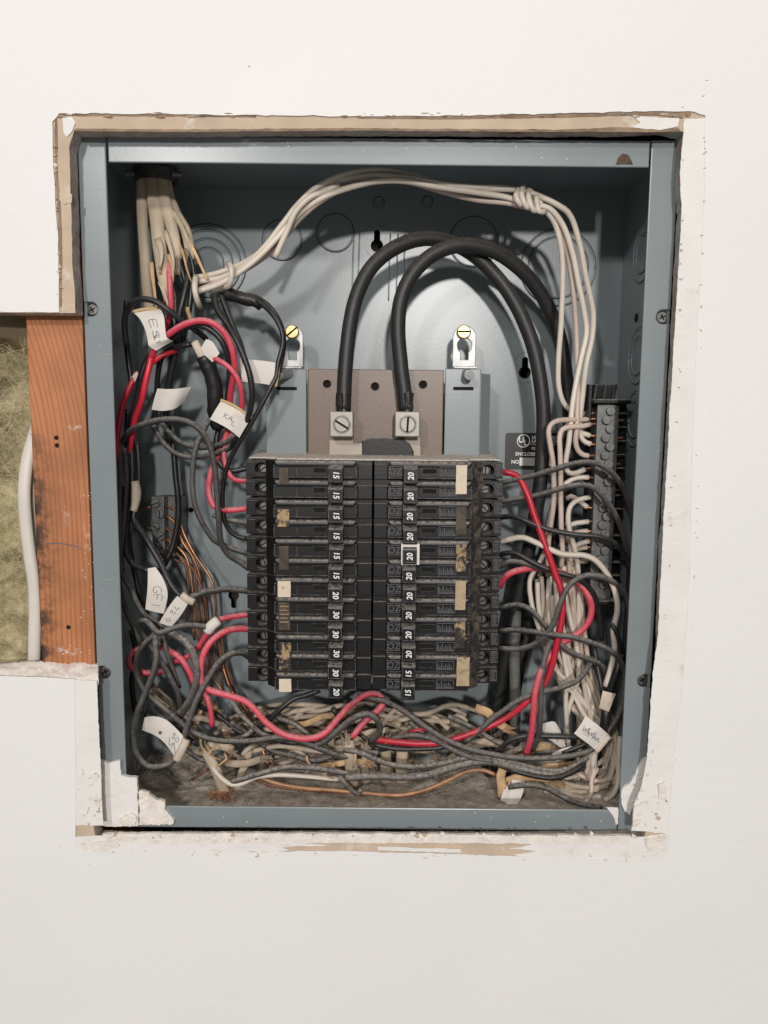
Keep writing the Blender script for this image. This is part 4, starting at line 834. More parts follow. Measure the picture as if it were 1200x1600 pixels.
# --- ground bar with bare copper
gb = thing('ground_bar', at(248, 872, 70), 'small dull metal ground bar on the left of the back panel', 'ground bar')
a = rect(236, 776, 258, 872, 68); bm = bmesh.new(); box(bm, a[0], a[1], .068, .078, a[2], a[3], .0006); obj('bar', bm, 'zinc_dull', gb)
bm = bmesh.new(); box(bm, a[0]+.001, a[1]+.010, .079, .0945, a[2]+.004, a[3]-.001); obj('foot', bm, 'zinc_dull', gb)
for k, (x, y) in enumerate(((242, 787), (249, 804), (242, 824), (250, 839), (243, 855), (249, 866))):
    c = at(x, y, 64.5); screw(gb, (c.x, c.y, c.z), .0031, .0036, 'zinc_dull', k*1.1+.4, 'bar_screw')
CG = 'bare copper ground wires left of the breakers'
cps = ['258,790,72 276,800,70 288,835,66 304,866,64 322,892,62 333,915,60 338,960,62 342,1010,64 356,1060,64 378,1106,62 402,1150,58',
       '258,806,72 272,815,72 286,848,66 300,868,66 312,900,66 318,950,68 322,1000,70 330,1050,72',
       '258,824,72 276,838,70 292,852,68 304,880,66 308,920,66 312,970,68 318,1010,70',
       '258,842,72 274,852,70 290,868,68 298,895,68 303,940,68 309,990,70 322,1040,70 348,1080,66',
       '258,856,72 272,862,72 288,880,70 294,910,70 298,950,70 304,1000,72',
       '258,866,72 268,872,72 280,878,70 296,884,68 310,905,64 322,945,64 328,990,66',
       '236,792,70 224,796,70 212,806,66', '236,826,70 222,824,70 210,828,66']
for k, s in enumerate(cps):
    wire('copper_wire', CU if k in (0, 1, 3) else CD, 1.0, s, 'bare copper ground wire from the small ground bar' if k < 6 else 'bare copper end sticking out left of the small ground bar', 'wire', CG if k < 6 else 'copper ends left of the ground bar', n=8)
for k, s in enumerate(('340,985,70 345,1030,66 358,1070,62 376,1104,58 394,1134,54 408,1165,50 420,1196,46', '346,990,74 352,1035,70 366,1078,66 386,1112,60 400,1140,56 412,1170,52 430,1200,48', '330,985,74 336,1030,72 350,1080,70')):
    wire('copper_wire', CU if k == 0 else CD, 1.05, s, ('brighter', 'middle', 'darkest')[k]+' of three bare copper wires slanting down below the 30 amp breakers', 'wire', n=8)
wire('copper_wire', 'copper_aged', 1.55, '395,1208,36 412,1217,34 440,1226,32 480,1232,31 520,1234,31 560,1238,30 600,1242,29 635,1241,29 670,1232,31 700,1219,34 728,1206,37 755,1203,37 776,1211,36', 'long bare copper wire swagging along the bottom front', n=8)
wire('copper_wire', CD, 1.2, '388,1212,44 420,1226,40 470,1234,38 540,1238,36', 'darker bare copper wire lying behind the bottom one', n=8)
wire('copper_wire', CD, 1.1, '300,1218,46 330,1200,40 350,1190,38 362,1180,40 366,1168,42', 'short rusty copper hook at the lower left', n=8)
# --- lower left wires
wire('grey_wire', G_, 2.1, '389,924,45 365,921,42 345,921,36 320,925,30 302,932,26 290,936,25', 'dusty grey wire from the narrow written tag to a left terminal')
wire('grey_wire', G_, 2.0, '328,980,26 300,977,23 278,979,20 258,986,18 246,988,18 236,976,19 226,969,22 217,974,26 221,988,30 236,1010,32 251,1033,32 266,1058,32 278,1084,34 283,1112,38 288,1140,42', 'grey wire with a small curl beside the white wrapped red wire')
wire('grey_wire', G_, 2.15, '389,1027,45 378,1020,38 360,1022,32 340,1038,26 320,1069,22 306,1096,20 295,1128,19 286,1155,19 272,1188,19 254,1197,18 233,1198,18 216,1183,18 208,1156,18 213,1118,18 225,1088,18 238,1056,18 244,1030,18 243,1005,20 242,988,24', 'grey wire looping round through the white tag in the lower left corner')
wire('grey_wire', G_, 2.0, '254,985,26 237,995,24 219,1015,24 213,1034,26 214,1056,28 224,1078,28 240,1094,27 262,1112,26 286,1133,26 306,1147,26 330,1155,26 358,1158,27 400,1157,28 436,1152,29 470,1158,31 506,1172,34 530,1181,37 556,1183,40', 'dusty grey wire from the lower left curl to the torn bottom sheath')
wire('grey_wire', D_, 2.8, '262,988,38 276,994,32 291,1004,27 304,1026,24 308,1060,24 300,1088,27 288,1107,32 276,1124,38', 'thick dusty grey wire hooking down at the lower left')
wire('grey_wire', D_, 1.9, '362,1095,46 372,1112,42 384,1124,38 396,1136,36 412,1148,36 440,1156,38', 'short very dusty wire crossing under the red one')
wire('grey_wire', D_, 1.8, '398,1128,44 394,1142,40 380,1152,38 366,1155,40', 'very dusty bent wire end near the lower left')
wire('black_wire', K, 1.9, '500,1078,48 478,1086,46 458,1092,44 440,1107,42 424,1122,42 404,1138,42 386,1152,44', 'clean black wire from under the left breaker column')
wire('grey_wire', G_, 1.8, '230,965,44 250,985,42 258,1010,38 268,1040,38 280,1075,40', 'dusty wire in shadow behind the lower left curl')
wire('black_wire', K, 2.0, '205,985,44 212,1020,44 206,1070,46 212,1120,50', 'black wire in the dark lower left corner')
wire('red_wire', R_, 2.3, '389,983,44 372,982,38 352,986,32 332,1000,27 319,1020,25 314,1045,25 316,1067,25 328,1078,25 354,1086,25 382,1095,25 400,1110,25 418,1130,25 444,1147,25 480,1154,25 505,1147,26 524,1127,30 541,1108,36 556,1095,42 571,1085,46 590,1084,48 599,1096,48 592,1108,46 570,1127,42 550,1152,38', 'long bright red wire sweeping from the left breakers under the panel')
wire('red_wire', R_, 2.0, '389,960,45 366,963,40 346,967,34 331,977,30 324,990,32 309,1012,36 290,1028,40 272,1034,44', 'red wire with white wrap joining the left breakers')
wire('red_wire', R_, 2.2, '244,1006,44 262,1015,40 282,1028,36 296,1050,36 303,1068,38', 'red wire piece under the thick dusty grey wire')
wire('red_wire', R_, 2.2, '222,1012,44 208,1018,40 201,1030,38 206,1044,38 222,1050,40 244,1051,42 262,1046,46', 'red wire bend against the left wall low down')
wire('red_wire', R_, 2.0, '316,1078,30 324,1090,28 329,1108,28 331,1134,30', 'short red wire end pointing down at the lower left')
# --- bottom wires
wire('grey_wire', D_, 2.0, '362,1222,30 382,1216,28 416,1206,27 446,1199,27 490,1200,28 530,1206,30 560,1214,34', 'very dusty wire along the bottom left front')
wire('white_wire', W_, 1.7, '330,1196,34 344,1214,30 362,1226,29 380,1224,29 400,1215,30 436,1211,31 480,1213,33 530,1217,36', 'cream wire under the dusty one along the bottom')
wire('grey_wire', D_, 2.7, '540,1216,26 560,1214,26 590,1213,26 634,1214,26 672,1210,27 706,1199,28 736,1192,29 766,1190,30 800,1198,30 840,1208,30 868,1211,30 892,1206,32 912,1195,36', 'thickest dusty cable along the bottom front')
wire('grey_wire', D_, 2.0, '538,1172,38 562,1176,34 582,1184,31 608,1194,29 644,1198,28 690,1193,29 736,1184,30 790,1190,31 838,1201,31 870,1204,32 896,1197,34 918,1182,36', 'dusty wire above the thickest bottom cable')
wire('grey_wire', G_, 2.3, '490,1166,36 504,1160,32 520,1148,30 541,1130,29 556,1120,28 573,1115,28 588,1123,30 594,1137,33 588,1149,36 578,1158,40', 'grey wire hooped below the centre of the breakers')
wire('grey_wire', G_, 2.0, '560,1088,52 582,1092,46 607,1098,38 635,1114,31 662,1134,27 690,1152,25 727,1169,24 756,1176,24 800,1183,24 840,1185,24 880,1182,25 912,1176,27 934,1165,30 946,1150,30', 'long grey wire running from the breaker foot to the lower right tag')
wire('grey_wire', G_, 1.9, '612,1155,40 640,1149,36 672,1154,32 706,1172,30 736,1184,29 770,1189,29', 'grey wire just under the long one at the bottom centre')
wire('black_wire', K, 1.8, '584,1164,40 620,1170,38 668,1170,36 700,1166,36', 'dark wire behind the red one at the bottom centre')
wire('red_wire', RS, 2.3, '584,1154,40 620,1159,36 655,1162,34 690,1160,33 718,1152,33 746,1142,33 772,1132,33 800,1116,32 826,1094,30 842,1076,30 852,1066,30 862,1040,29 870,1005,28 876,975,28 879,945,28 876,920,28 868,898,29 858,868,30 846,834,32 834,802,34 824,772,36 812,749,40 800,740,43 780,737,45', 'long red wire from the top right terminal down and under the panel')
wire('red_wire', R_, 2.3, '822,1178,34 830,1150,28 833,1116,25 836,1080,24 846,1046,26 866,1015,34 890,998,38 908,986,38 921,968,36 924,946,35 917,927,35 905,912,37 880,896,46 848,888,48 820,889,42 800,894,40 788,902,42 780,917,45', 'red wire that loops back at the neutral bar and drops to the bottom')
wire('red_wire', RS, 1.8, '632,1150,44 646,1142,42 664,1139,42', 'short red wire end below the right breakers')
# --- right hand black wires
wire('grey_wire', G_, 1.9, '780,756,45 800,751,42 825,745,37 867,733,30 899,724,27 927,723,26 950,734,27 970,756,30 984,790,34 990,830,40', 'topmost grey wire arching from the right breakers over the neutral bar')
wire('grey_wire', G_, 1.9, '780,784,45 805,780,42 840,774,36 882,762,30 910,758,28 928,763,28 947,783,29 966,812,32 977,848,36 984,880,40', 'second grey wire arching from the right breakers over the neutral bar')
wire('black_wire', K, 1.9, '780,809,45 800,807,40 815,811,36 836,820,33 860,828,31 897,835,29 935,838,28 960,848,29 976,866,31 985,890,34 988,930,40', 'third wire from the right breakers, black, lying over the bar')
wire('white_wire', W_, 2.0, '780,847,45 800,842,40 818,840,36 845,851,32 878,865,29 912,868,28 932,877,28 950,900,28 962,930,28 964,955,29 958,985,30 960,1010,30 955,1040,30 946,1072,30', 'only cream wire leaving the right breakers, crossing over the bar')
wire('black_wire', K, 1.9, '780,866,46 804,864,41 830,877,37 860,890,34 885,898,32 908,907,32 926,926,34 936,958,38 940,1000,42', 'black wire from the right breakers diving beside the neutral bar')
wire('grey_wire', G_, 1.9, '780,886,46 797,877,42 822,881,40 845,888,40 872,894,42', 'short grey wire arching above the red loop at the right breakers')
wire('grey_wire', G_, 1.9, '780,951,45 804,945,40 825,950,36 842,966,34 860,988,33 875,1007,32 897,1022,31 922,1031,32 940,1040,34 948,1062,38 952,1095,40', 'grey wire from the right breakers crossing under the long diagonal one')
wire('grey_wire', G_, 1.9, '780,986,45 810,985,36 860,991,26 897,996,23 935,1008,22 960,1021,23 972,1040,25 976,1065,26 972,1098,26 964,1122,26 950,1143,27 938,1160,30', 'long grey wire running diagonally from the right breakers to the lower right corner')
wire('grey_wire', G_, 2.0, '780,1013,45 810,1014,40 834,1007,34 852,994,28 865,974,25 875,945,24 886,920,24 900,906,24 920,899,24 945,903,25 967,916,27 981,938,30 986,985,34 984,1040,38', 'grey wire rising in a tall hoop in front of the neutral bar')
wire('grey_wire', G_, 2.0, '862,1000,30 853,1024,27 848,1050,25 845,1085,25 844,1125,26 840,1155,30 832,1172,34', 'grey wire running down beside the red one at the lower right')
wire('grey_wire', G_, 2.0, '926,1028,36 919,1042,32 904,1062,29 880,1074,28 852,1081,28 829,1087,29 806,1097,30 780,1115,31 772,1120,31 754,1137,32 727,1159,34', 'grey wire curving left above the red wire at the lower right')
wire('black_wire', K, 1.9, '770,1180,38 782,1170,36 798,1157,34 820,1150,33 853,1150,32 881,1151,31 905,1151,32 920,1146,34', 'dark wire humped above the bottom cables at the right')
wire('grey_wire', G_, 1.9, '794,1230,30 826,1227,28 853,1232,28 875,1243,27 894,1253,25 914,1258,24 940,1262,24', 'grey wire lying lowest in the lower right corner')
wire('black_wire', K, 2.0, '782,1196,32 810,1206,28 844,1214,27 870,1215,27 894,1206,30 912,1194,33', 'shiny black wire underneath the bottom bundle at the right')
wire('tape_splice', 'tape_black', 3.3, '943,1146,28 946,1124,27 947,1106,28', 'black taped wire below the cream wrap at the right', 'splice', rr=.1)
wire('tape_splice', 'tape_black', 3.0, '951,1092,29 956,1070,28 965,1044,28 970,1020,32', 'black taped wire above the cream wrap at the right', 'splice', rr=.1)
wire('black_wire', K, 1.8, '942,1095,31 938,1068,32 934,1045,36 928,1010,42', 'black wire slipping under the cream wrap at the right')
wire('black_wire', K, 1.7, '955,975,29 962,985,27 968,1002,27 972,1020,30', 'black wire end hooked round the cream wire at the right')
wire('black_wire', K, 2.0, '984,880,46 982,930,48 978,990,48 974,1050,48', 'dark wire behind the flange on the right')
wire('black_wire', K, 1.8, '900,1170,34 880,1176,34 914,1162,33 926,1152,32 940,1138,36', 'black wire folded under the written tag at the lower right')
# --- neutral bar
nb = thing('neutral_bar', at(940, 930, 66), 'long zinc neutral bar with staggered screws on a black holder', 'neutral bar')
a = rect(934, 632, 954, 936, 44); bx0, bx1 = a[0], a[1]
bm = bmesh.new(); box(bm, a[0], a[1], .044, .053, a[2], a[3], .0006); obj('bar', bm, 'zinc_dull', nb)
bm = bmesh.new(); box(bm, a[0]-.0015, a[1]+.0085, .0535, .066, a[2]-.004, a[3]+.004, .001)
for k in range(13):
    z = a[3]-.006-k*.0095; box(bm, a[1]+.0005, a[1]+.0075, .0475, .0538, z-.0006, z+.0006)
bevel_mod(obj('holder', bm, 'black_plastic', nb), .0006)
bm = bmesh.new(); box(bm, a[0]-.004, a[1]+.007, .040, .068, a[3]+.0005, a[3]+.0035, .0006)
for xx in (-.003, .0035, .010): 
    c0 = a[0]+xx; prism(bm, [(c0, a[3]+.003), (c0+.0022, a[3]+.003), (c0+.0036, a[3]+.014), (c0+.0016, a[3]+.014)], .046, .064)
box(bm, a[0]-.006, a[0]-.0035, .046, .066, a[3]-.012, a[3]+.014); bevel_mod(obj('end_cap', bm, 'black_plastic', nb), .0006)
bm = bmesh.new(); box(bm, a[0]-.003, a[1]+.006, .040, .068, a[2]-.0035, a[2]-.0005, .0006); obj('end_cap', bm, 'black_plastic', nb)
ny = 22; ZB0, ZB1 = a[2], a[3]
for k in range(ny):
    z = ZB1-.0045-(ZB1-ZB0-.009)*k/(ny-1); x = (bx0+bx1)/2+(.0014 if k % 2 == 0 else -.0014); h = random.choice((.0022, .0030, .0040))
    screw(nb, (x, .044-h, z), .0031, h, 'zinc_dull', random.uniform(0, 3), 'bar_screw', slot_mat='screw_dark')
for k in (1, 3, 5, 6, 9):
    z = ZB1-.0045-(ZB1-ZB0-.009)*k/(ny-1); bm = bmesh.new(); cyl(bm, (bx1, .0485, z), (bx1+.0035+.001*(k % 2), .0485, z), .0008, 8); obj('wire_tip', bm, 'copper', nb)
# wires landing on the bar: height down the bar, then the path they follow into the tangle
NG = 'neutral wires clamped in the neutral bar'
lands = [('877,885,52 879,859,50 877,824,46 876,780,42 876,732,38 875,706,37 874,685,37 878,672,38 890,667,40 908,666,43 922,663,46', '922,663,46 934,662,47', PK, 'inner of two pinkish wires hooking up into the bar above the rating plate'),
    ('856,900,54 857,850,48 861,817,44 865,780,40 864,726,37 860,697,36 857,674,36 861,663,37 872,657,38 892,656,42 908,656,46 921,655,48', '921,655,48 934,654,48', PK, 'outer of two pinkish wires hooking up into the bar above the rating plate'),
    ('852,855,56 862,800,54 872,775,50 884,755,48 902,746,47 920,746,46', '920,746,46 932,747,47', W_, 'cream wire entering the bar just under the topmost arching grey wire'),
    ('902,1040,48 905,960,48 904,900,46 899,862,44 892,838,43 888,818,43 888,803,43 892,790,43 904,781,44 922,777,45', '922,777,45 932,776,46', W_, 'cream wire with a tall hook beside the lower half of the bar'),
    ('888,1010,54 890,920,52 892,860,50 888,830,48 894,819,47 920,815,46', '920,815,46 932,814,47', W_, 'cream wire entering straight below the tall hooked one'),
    ('896,1000,56 896,900,54 893,868,52 900,852,48 921,845,46', '921,845,46 930,844,47', W_, 'cream wire slanting up into the bar above the crossing cream one'),
    ('880,1000,58 880,920,56 884,890,52 902,878,48 918,877,46', '918,877,46 930,877,47', TN, 'scorched tan wire entering the bar below the crossing cream one'),
    ('886,780,60 892,775,56 904,782,52 918,793,48', '918,793,48 930,794,48', PK, 'pinkish wire end between the cream ones halfway down the bar'),
    ('884,850,60 890,836,54 906,831,50 919,830,48', '919,830,48 930,830,48', PK, 'broad pinkish wire end at the bar above the slanting cream one'),
    ('886,880,60 890,862,56 904,857,52 918,855,49', '918,855,49 929,855,49', TN, 'tan wire end tucked under the slanting cream one'),
    ('872,690,58 890,660,58 908,648,56 922,646,54', '922,646,54 934,645,52', TN, 'shadowed tan wire in the topmost hole of the bar'),
    ('898,690,54 904,676,50 912,678,48 922,681,47', '922,681,47 934,681,47', W_, 'cream wire in the third hole of the bar behind the harness')]
for (s, e, mt, l) in lands: wire('white_wire', mt, 1.8, s, l, 'wire', NG, bare=e)
# long neutrals going down to the lower right
TG = 'cream neutral wires tangled at the lower right'
TL = 'cream neutral wire in the tangled bundle at the lower right'
rs = random.Random(5)
tang = ['858,845,52 842,880,50 828,905,48 830,940,46 840,975,44 852,1010,44 868,1045,44 890,1070,44 915,1100,44 940,1135,44 955,1175,46 955,1210,46 930,1235,46 890,1240,46 850,1235,46',
        '846,900,56 848,940,52 846,980,50 858,1020,48 880,1060,46 905,1095,46 930,1130,46 948,1170,48 945,1205,48 915,1228,48 870,1228,48',
        '858,900,58 856,950,54 862,990,52 876,1030,50 900,1070,50 926,1110,50 945,1150,50 955,1190,50 945,1222,50 905,1238,48',
        '838,905,60 842,950,56 848,990,54 862,1040,54 886,1085,52 912,1125,52 935,1160,52 950,1195,52 930,1232,50 880,1245,46',
        '881,885,52 884,930,48 892,970,46 899,1000,46 905,1050,44 896,1085,44 886,1120,46 884,1160,50',
        '900,880,50 908,930,48 912,980,48 918,1025,46 928,1070,46 944,1110,46 960,1150,46 966,1195,46 962,1230,44 945,1245,42',
        '866,900,58 872,950,52 882,990,50 890,1020,50 886,1060,46 884,1100,44 886,1140,46 890,1175,50',
        '905,960,56 900,1010,54 895,1060,52 910,1100,50 935,1130,48 956,1165,46 966,1205,44',
        '890,990,58 900,1040,56 918,1080,54 940,1120,52 960,1155,50 968,1190,48 960,1225,46',
        '912,1000,58 925,1050,56 942,1090,54 958,1130,52 966,1170,50',
        '872,1000,60 890,1055,58 912,1090,56 938,1130,55 958,1170,54 962,1205,54 940,1228,54 900,1225,56',
        '935,1200,46 925,1215,44 924,1240,40 914,1252,36', '968,1150,42 966,1190,40 966,1220,38 958,1242,34 944,1250,32',
        '850,1205,52 880,1222,48 915,1230,44 950,1228,42', '846,1215,50 870,1235,46 905,1246,42 940,1244,40', '890,1200,50 915,1215,48 940,1220,46 958,1214,46',
        '870,1220,54 900,1212,54 930,1196,52 950,1180,52', '866,1228,50 896,1236,46 926,1236,44 952,1222,42', '880,1194,56 905,1206,54 930,1208,52 952,1196,50']
for k in range(16):
    x = rs.uniform(838, 905); y = rs.uniform(860, 960); xe = rs.uniform(905, 962); d = rs.uniform(46, 66)
    tang.append('%.0f,%.0f,%.0f %.0f,%.0f,%.0f %.0f,%.0f,%.0f %.0f,%.0f,%.0f %.0f,%.0f,%.0f %.0f,%.0f,%.0f' % (x, y, d, x+rs.uniform(-4, 8), y+60, d, x*.7+xe*.3, 1045+rs.uniform(-12, 12), d-3, x*.4+xe*.6, 1090+rs.uniform(-14, 14), d-5, xe, 1140+rs.uniform(-12, 18), d-6, xe+rs.uniform(-10, 6), 1200+rs.uniform(-12, 20), d-6))
for k, s in enumerate(tang): wire('white_wire', (W_, TN, W_, PK)[k % 4] if k > 3 else (W_ if k % 2 == 0 else TN), 1.75, s, TL, 'wire', TG)
BG = 'tan wires lying behind at the bottom'; BL = 'tan dust covered wire in the mass behind the bottom cables'
rs = random.Random(11)
for k in range(34):
    xs = sorted(rs.uniform(330, 760) for _ in range(2)); xs[1] = max(xs[1], xs[0]+120); y0 = rs.uniform(1104, 1176); P = []
    for j in range(6):
        u = j/5; P.append('%.1f,%.1f,%.1f' % (xs[0]+(xs[1]-xs[0])*u, y0+rs.uniform(-11, 11)+(14 if j in (0, 5) else 0), rs.uniform(46, 78)))
    wire('white_wire', TN, 1.8, ' '.join(P), BL, 'wire', BG)
for k, s in enumerate(('330,1118,60 350,1130,52 372,1138,50 390,1140,54', '300,1150,60 320,1160,56 345,1165,54', '480,1100,66 470,1125,60 455,1150,56', '700,1130,62 715,1118,58 728,1126,56 722,1146,58')):
    wire('white_wire', TN, 1.8, s, ('tan wire end poking out under the short red wire', 'tan wire end low in the left corner', 'tan wire standing up among the tan mass', 'tan wire bent in a small loop under the right breakers')[k])
# torn cable jackets rising from the floor
SG = 'torn cable sheaths on the enclosure floor'
for k, (s, wd, l, mt) in enumerate((('352,1240,40 345,1222,36 336,1200,34 326,1182,36 318,1165,42', 4.0, 'cream torn sheath at the lower left beside the red crumbs', 'sheath'),
        ('300,1185,48 322,1170,44 345,1164,42 362,1172,42', 4.2, 'wide cream torn sheath lying sideways at the lower left', 'sheath'),
        ('292,1180,56 298,1150,52 308,1125,48 316,1100,46', 2.4, 'narrow tan sheath standing by the looping grey wire', 'paper_filler'),
        ('548,1232,44 549,1210,40 548,1185,38 543,1158,40', 5.0, 'broad cream torn sheath under the hooped wire', 'sheath'),
        ('604,1222,48 603,1200,46 602,1166,46', 4.4, 'left of two flat cream sheaths standing below the breakers', 'sheath'),
        ('628,1222,50 628,1200,48 630,1166,48', 4.6, 'right of two flat cream sheaths standing below the breakers', 'sheath'),
        ('572,1222,50 570,1195,46 572,1165,46', 3.4, 'narrow cream sheath between the hooped wire and the flat pair', 'sheath'),
        ('786,1246,34 784,1226,30 782,1212,32 788,1196,36', 3.6, 'orange stained torn sheath at the bottom right of centre', 'paper_filler'),
        ('700,1190,56 740,1165,52 770,1160,50 800,1172,48', 4.0, 'tan sheath crossing behind the long red wire', 'sheath'),
        ('808,1180,52 826,1172,46 846,1166,44 862,1170,46', 4.0, 'tan sheath lying behind the red wire tail at the right', 'paper_filler'),
        ('838,1205,46 858,1198,42 876,1196,42', 3.0, 'short yellowish sheath end between the bottom cables at the right', 'paper_filler'),
        ('235,1075,58 250,1090,52 270,1110,52 285,1130,54', 5.0, 'wide cream sheath in the shadow of the lower left corner', 'sheath'),
        ('790,1222,36 812,1214,36 836,1214,38 862,1218,42', 3.2, 'orange stained sheath running right beneath the bottom cables', 'paper_filler'))):
    torn('cable_sheath', s, wd, 1.9, l, 4, mt, seed=20+k, group=SG)
for k in range(8):
    rs = random.Random(60+k); x = (318, 336, 350, 480, 520, 558, 792, 832)[k]; y = (1150, 1158, 1176, 1180, 1190, 1170, 1222, 1196)[k]
    s = '%d,%d,36 %d,%d,33 %d,%d,32 %d,%d,36' % (x, y, x+rs.randint(-14, 14), y+9, x+rs.randint(-20, 20), y+20, x+rs.randint(-24, 24), y+30)
    obj('paper_strand', tube_bm(pts(s), 0, 8, flat=(.0010, .0003), wob=.0012, seed=k, taper=lambda u: 1-.6*u), 'paper_filler', None, 'frayed tan paper strand among the cable sheaths at the bottom', 'paper strand', 'frayed paper strands at the bottom', smooth=True)
rs = random.Random(31)
for k in range(16):
    x = rs.uniform(285, 770); y = rs.uniform(1112, 1208); d = rs.uniform(40, 58); a = rs.uniform(-.6, .6) + (1.57 if rs.random() < .35 else 0); l = rs.uniform(22, 46)
    P = ['%.1f,%.1f,%.1f' % (x+math.cos(a)*l*u+rs.uniform(-4, 4), y+math.sin(a)*l*u+rs.uniform(-4, 4), d-5*math.sin((u+1)*1.57)) for u in (-1, -.4, .3, 1)]
    torn('cable_sheath', ' '.join(P), rs.uniform(2.0, 3.6), 1.3, 'loose scrap of tan cable sheath in the bottom tangle', 3, ('sheath', 'paper_filler', 'tan_wire', 'sheath')[k % 4], seed=90+k, group='loose sheath scraps in the bottom tangle')
for k in range(9):
    x0 = (215, 230, 250, 300, 360, 430, 520, 640, 700)[k]; y0 = rs.uniform(1090, 1130); xe = x0+rs.uniform(90, 220); P = []
    for j in range(6): u = j/5; P.append('%.1f,%.1f,%.1f' % (x0+(xe-x0)*u, y0+45*math.sin(u*2.2)+rs.uniform(-9, 9)+20*u, rs.uniform(36, 50)))
    wire('black_wire', (K, G_, D_)[k % 3], 1.8, ' '.join(P), 'dark wire threaded low through the tan mass at the bottom', 'wire', 'dark wires threaded through the bottom tangle')
obj('torn_tape', tube_bm(pts('530,1214,28 540,1226,26 552,1238,26 560,1241,27 564,1232,28'), 0, 8, flat=(.0016, .0004), wob=.0006), 'dusty_wire', None, 'torn grey tape flap at the end of the thickest bottom cable', 'tape', smooth=True)

# ------------------------------------------------------------------ paper tags
def strip(name, L, Rr, label, mat='tag_paper', strokes=None, wraps=None, cat='paper tag', back=None):
    """curled paper between two measured edges; strokes are pencil lines in (along, across)"""
    A, B = spline(pts(L), .0018), spline(pts(Rr), .0018); n = 18
    def sm(Q, u): f = u*(len(Q)-1); i = min(int(f), len(Q)-2); return Q[i].lerp(Q[i+1], f-i)
    def S_(u, v):
        a, b = sm(A, u), sm(B, u); p = a.lerp(b, v); return p+Vector((0, -1, 0))*((b-a).length*.05*math.sin(v*math.pi))
    bm = bmesh.new(); m = 8
    V = [[bm.verts.new(S_(i/n, j/m)) for j in range(m+1)] for i in range(n+1)]
    for i in range(n):
        for j in range(m): bm.faces.new((V[i][j], V[i+1][j], V[i+1][j+1], V[i][j+1]))
    bmesh.ops.recalc_face_normals(bm, faces=bm.faces); bmesh.ops.solidify(bm, geom=list(bm.faces), thickness=.00025)
    t = thing(name, S_(.5, .5), label, cat); obj('paper', bm, mat, t, smooth=False)
    if strokes:
        bm = bmesh.new()
        for st_ in strokes:
            P = [S_(u, v)+Vector((0, -.00045, 0)) for (u, v) in st_]
            tube_bm(P, .00016, 4, bm=bm, step=.0012)
        obj('handwriting', bm, 'ink', t)
    for wv in (wraps or []):
        obj('wrap', tube_bm(pts(wv[0]), 0, 14, flat=(wv[1]/1000, wv[2]/1000), step=.0015), wv[3] if len(wv) > 3 else 'tag_wrap', t, smooth=True)
    return t
FLIP = [True]
def let(ch, u, v, su, sv):
    F = {'E': [[(1, 0), (0, 0), (0, 1), (1, 1)], [(0, .5), (.8, .5)]], 'G': [[(1, .1), (.5, 0), (0, .4), (.2, .9), (.8, 1), (1, .6), (.6, .6)]], 'F': [[(0, 1), (0, 0), (1, 0)], [(0, .5), (.8, .5)]],
         'I': [[(.5, 0), (.5, 1)]], 'L': [[(0, 0), (0, 1), (1, 1)]], 'T': [[(0, 0), (1, 0)], [(.5, 0), (.5, 1)]], 'S': [[(1, .1), (.3, 0), (.1, .3), (.8, .6), (.7, 1), (0, .9)]], 'O': [[(.5, 0), (0, .5), (.5, 1), (1, .5), (.5, 0)]],
         'V': [[(0, 0), (.5, 1), (1, 0)]], 'N': [[(0, 1), (0, 0), (1, 1), (1, 0)]], '7': [[(0, 0), (1, 0), (.4, 1)]], '2': [[(0, .2), (.5, 0), (.9, .3), (0, 1), (1, 1)]], 'K': [[(0, 0), (0, 1)], [(1, 0), (0, .5), (1, 1)]],
         'W': [[(0, 0), (.25, 1), (.5, .3), (.75, 1), (1, 0)]], 'A': [[(0, 1), (.5, 0), (1, 1)], [(.2, .6), (.8, .6)]], 'H': [[(0, 0), (0, 1)], [(1, 0), (1, 1)], [(0, .5), (1, .5)]], 'R': [[(0, 1), (0, 0), (.8, .2), (0, .5), (1, 1)]]}
    return [[(u+x*su, v+y*sv) for (x, y) in ([(p[0], 1-p[1]) for p in st_] if FLIP[0] else st_)] for st_ in F[ch]]
def word(w, u, v, su, sv, gap, du=1):
    out = []
    for i, ch in enumerate(w): out += let(ch, u+(i*gap if du else 0), v+(0 if du else i*gap), su, sv)
    return out
def rot(sts): return [[(v, u) for (u, v) in q] for q in sts]
strip('paper_tag', '207,487,26 219,499,22 227,516,20 231,532,20 232,540,20 244,548,22', '250,481,26 256,494,22 258,512,20 260,526,20 264,530,20 270,533,24', 'creased paper tag with pencil letters hanging at the upper left', strokes=word('ES', .34, .35, .16, .3, .22)+word('LT', .66, .4, .09, .2, .13), wraps=[('207,487,25 226,483,24 247,482,25', 1.0, .6, 'tag_edge')])
strip('paper_tag', '322,530,26 332,534,25 343,552,26', '312,548,28 320,555,27 332,566,28', 'folded paper tag on the taped splice at the upper left', wraps=[('304,534,28 311,548,27 318,562,29', 2.6, 1.2)])
strip('paper_tag', '375,560,34 394,562,32 414,564,32 433,567,32', '378,596,34 396,598,32 414,600,32 431,604,32', 'large blank paper tag left of the bracket screw', wraps=[('435,566,31 433,584,30.5 430,604,31', 1.4, .9, 'tag_edge')])
strip('paper_tag', '246,607,34 262,608,30 280,607,31 299,604,36', '237,640,36 254,642,32 272,639,33 287,630,38', 'blank curled paper tag above the wide grey hump')
FLIP[0] = False
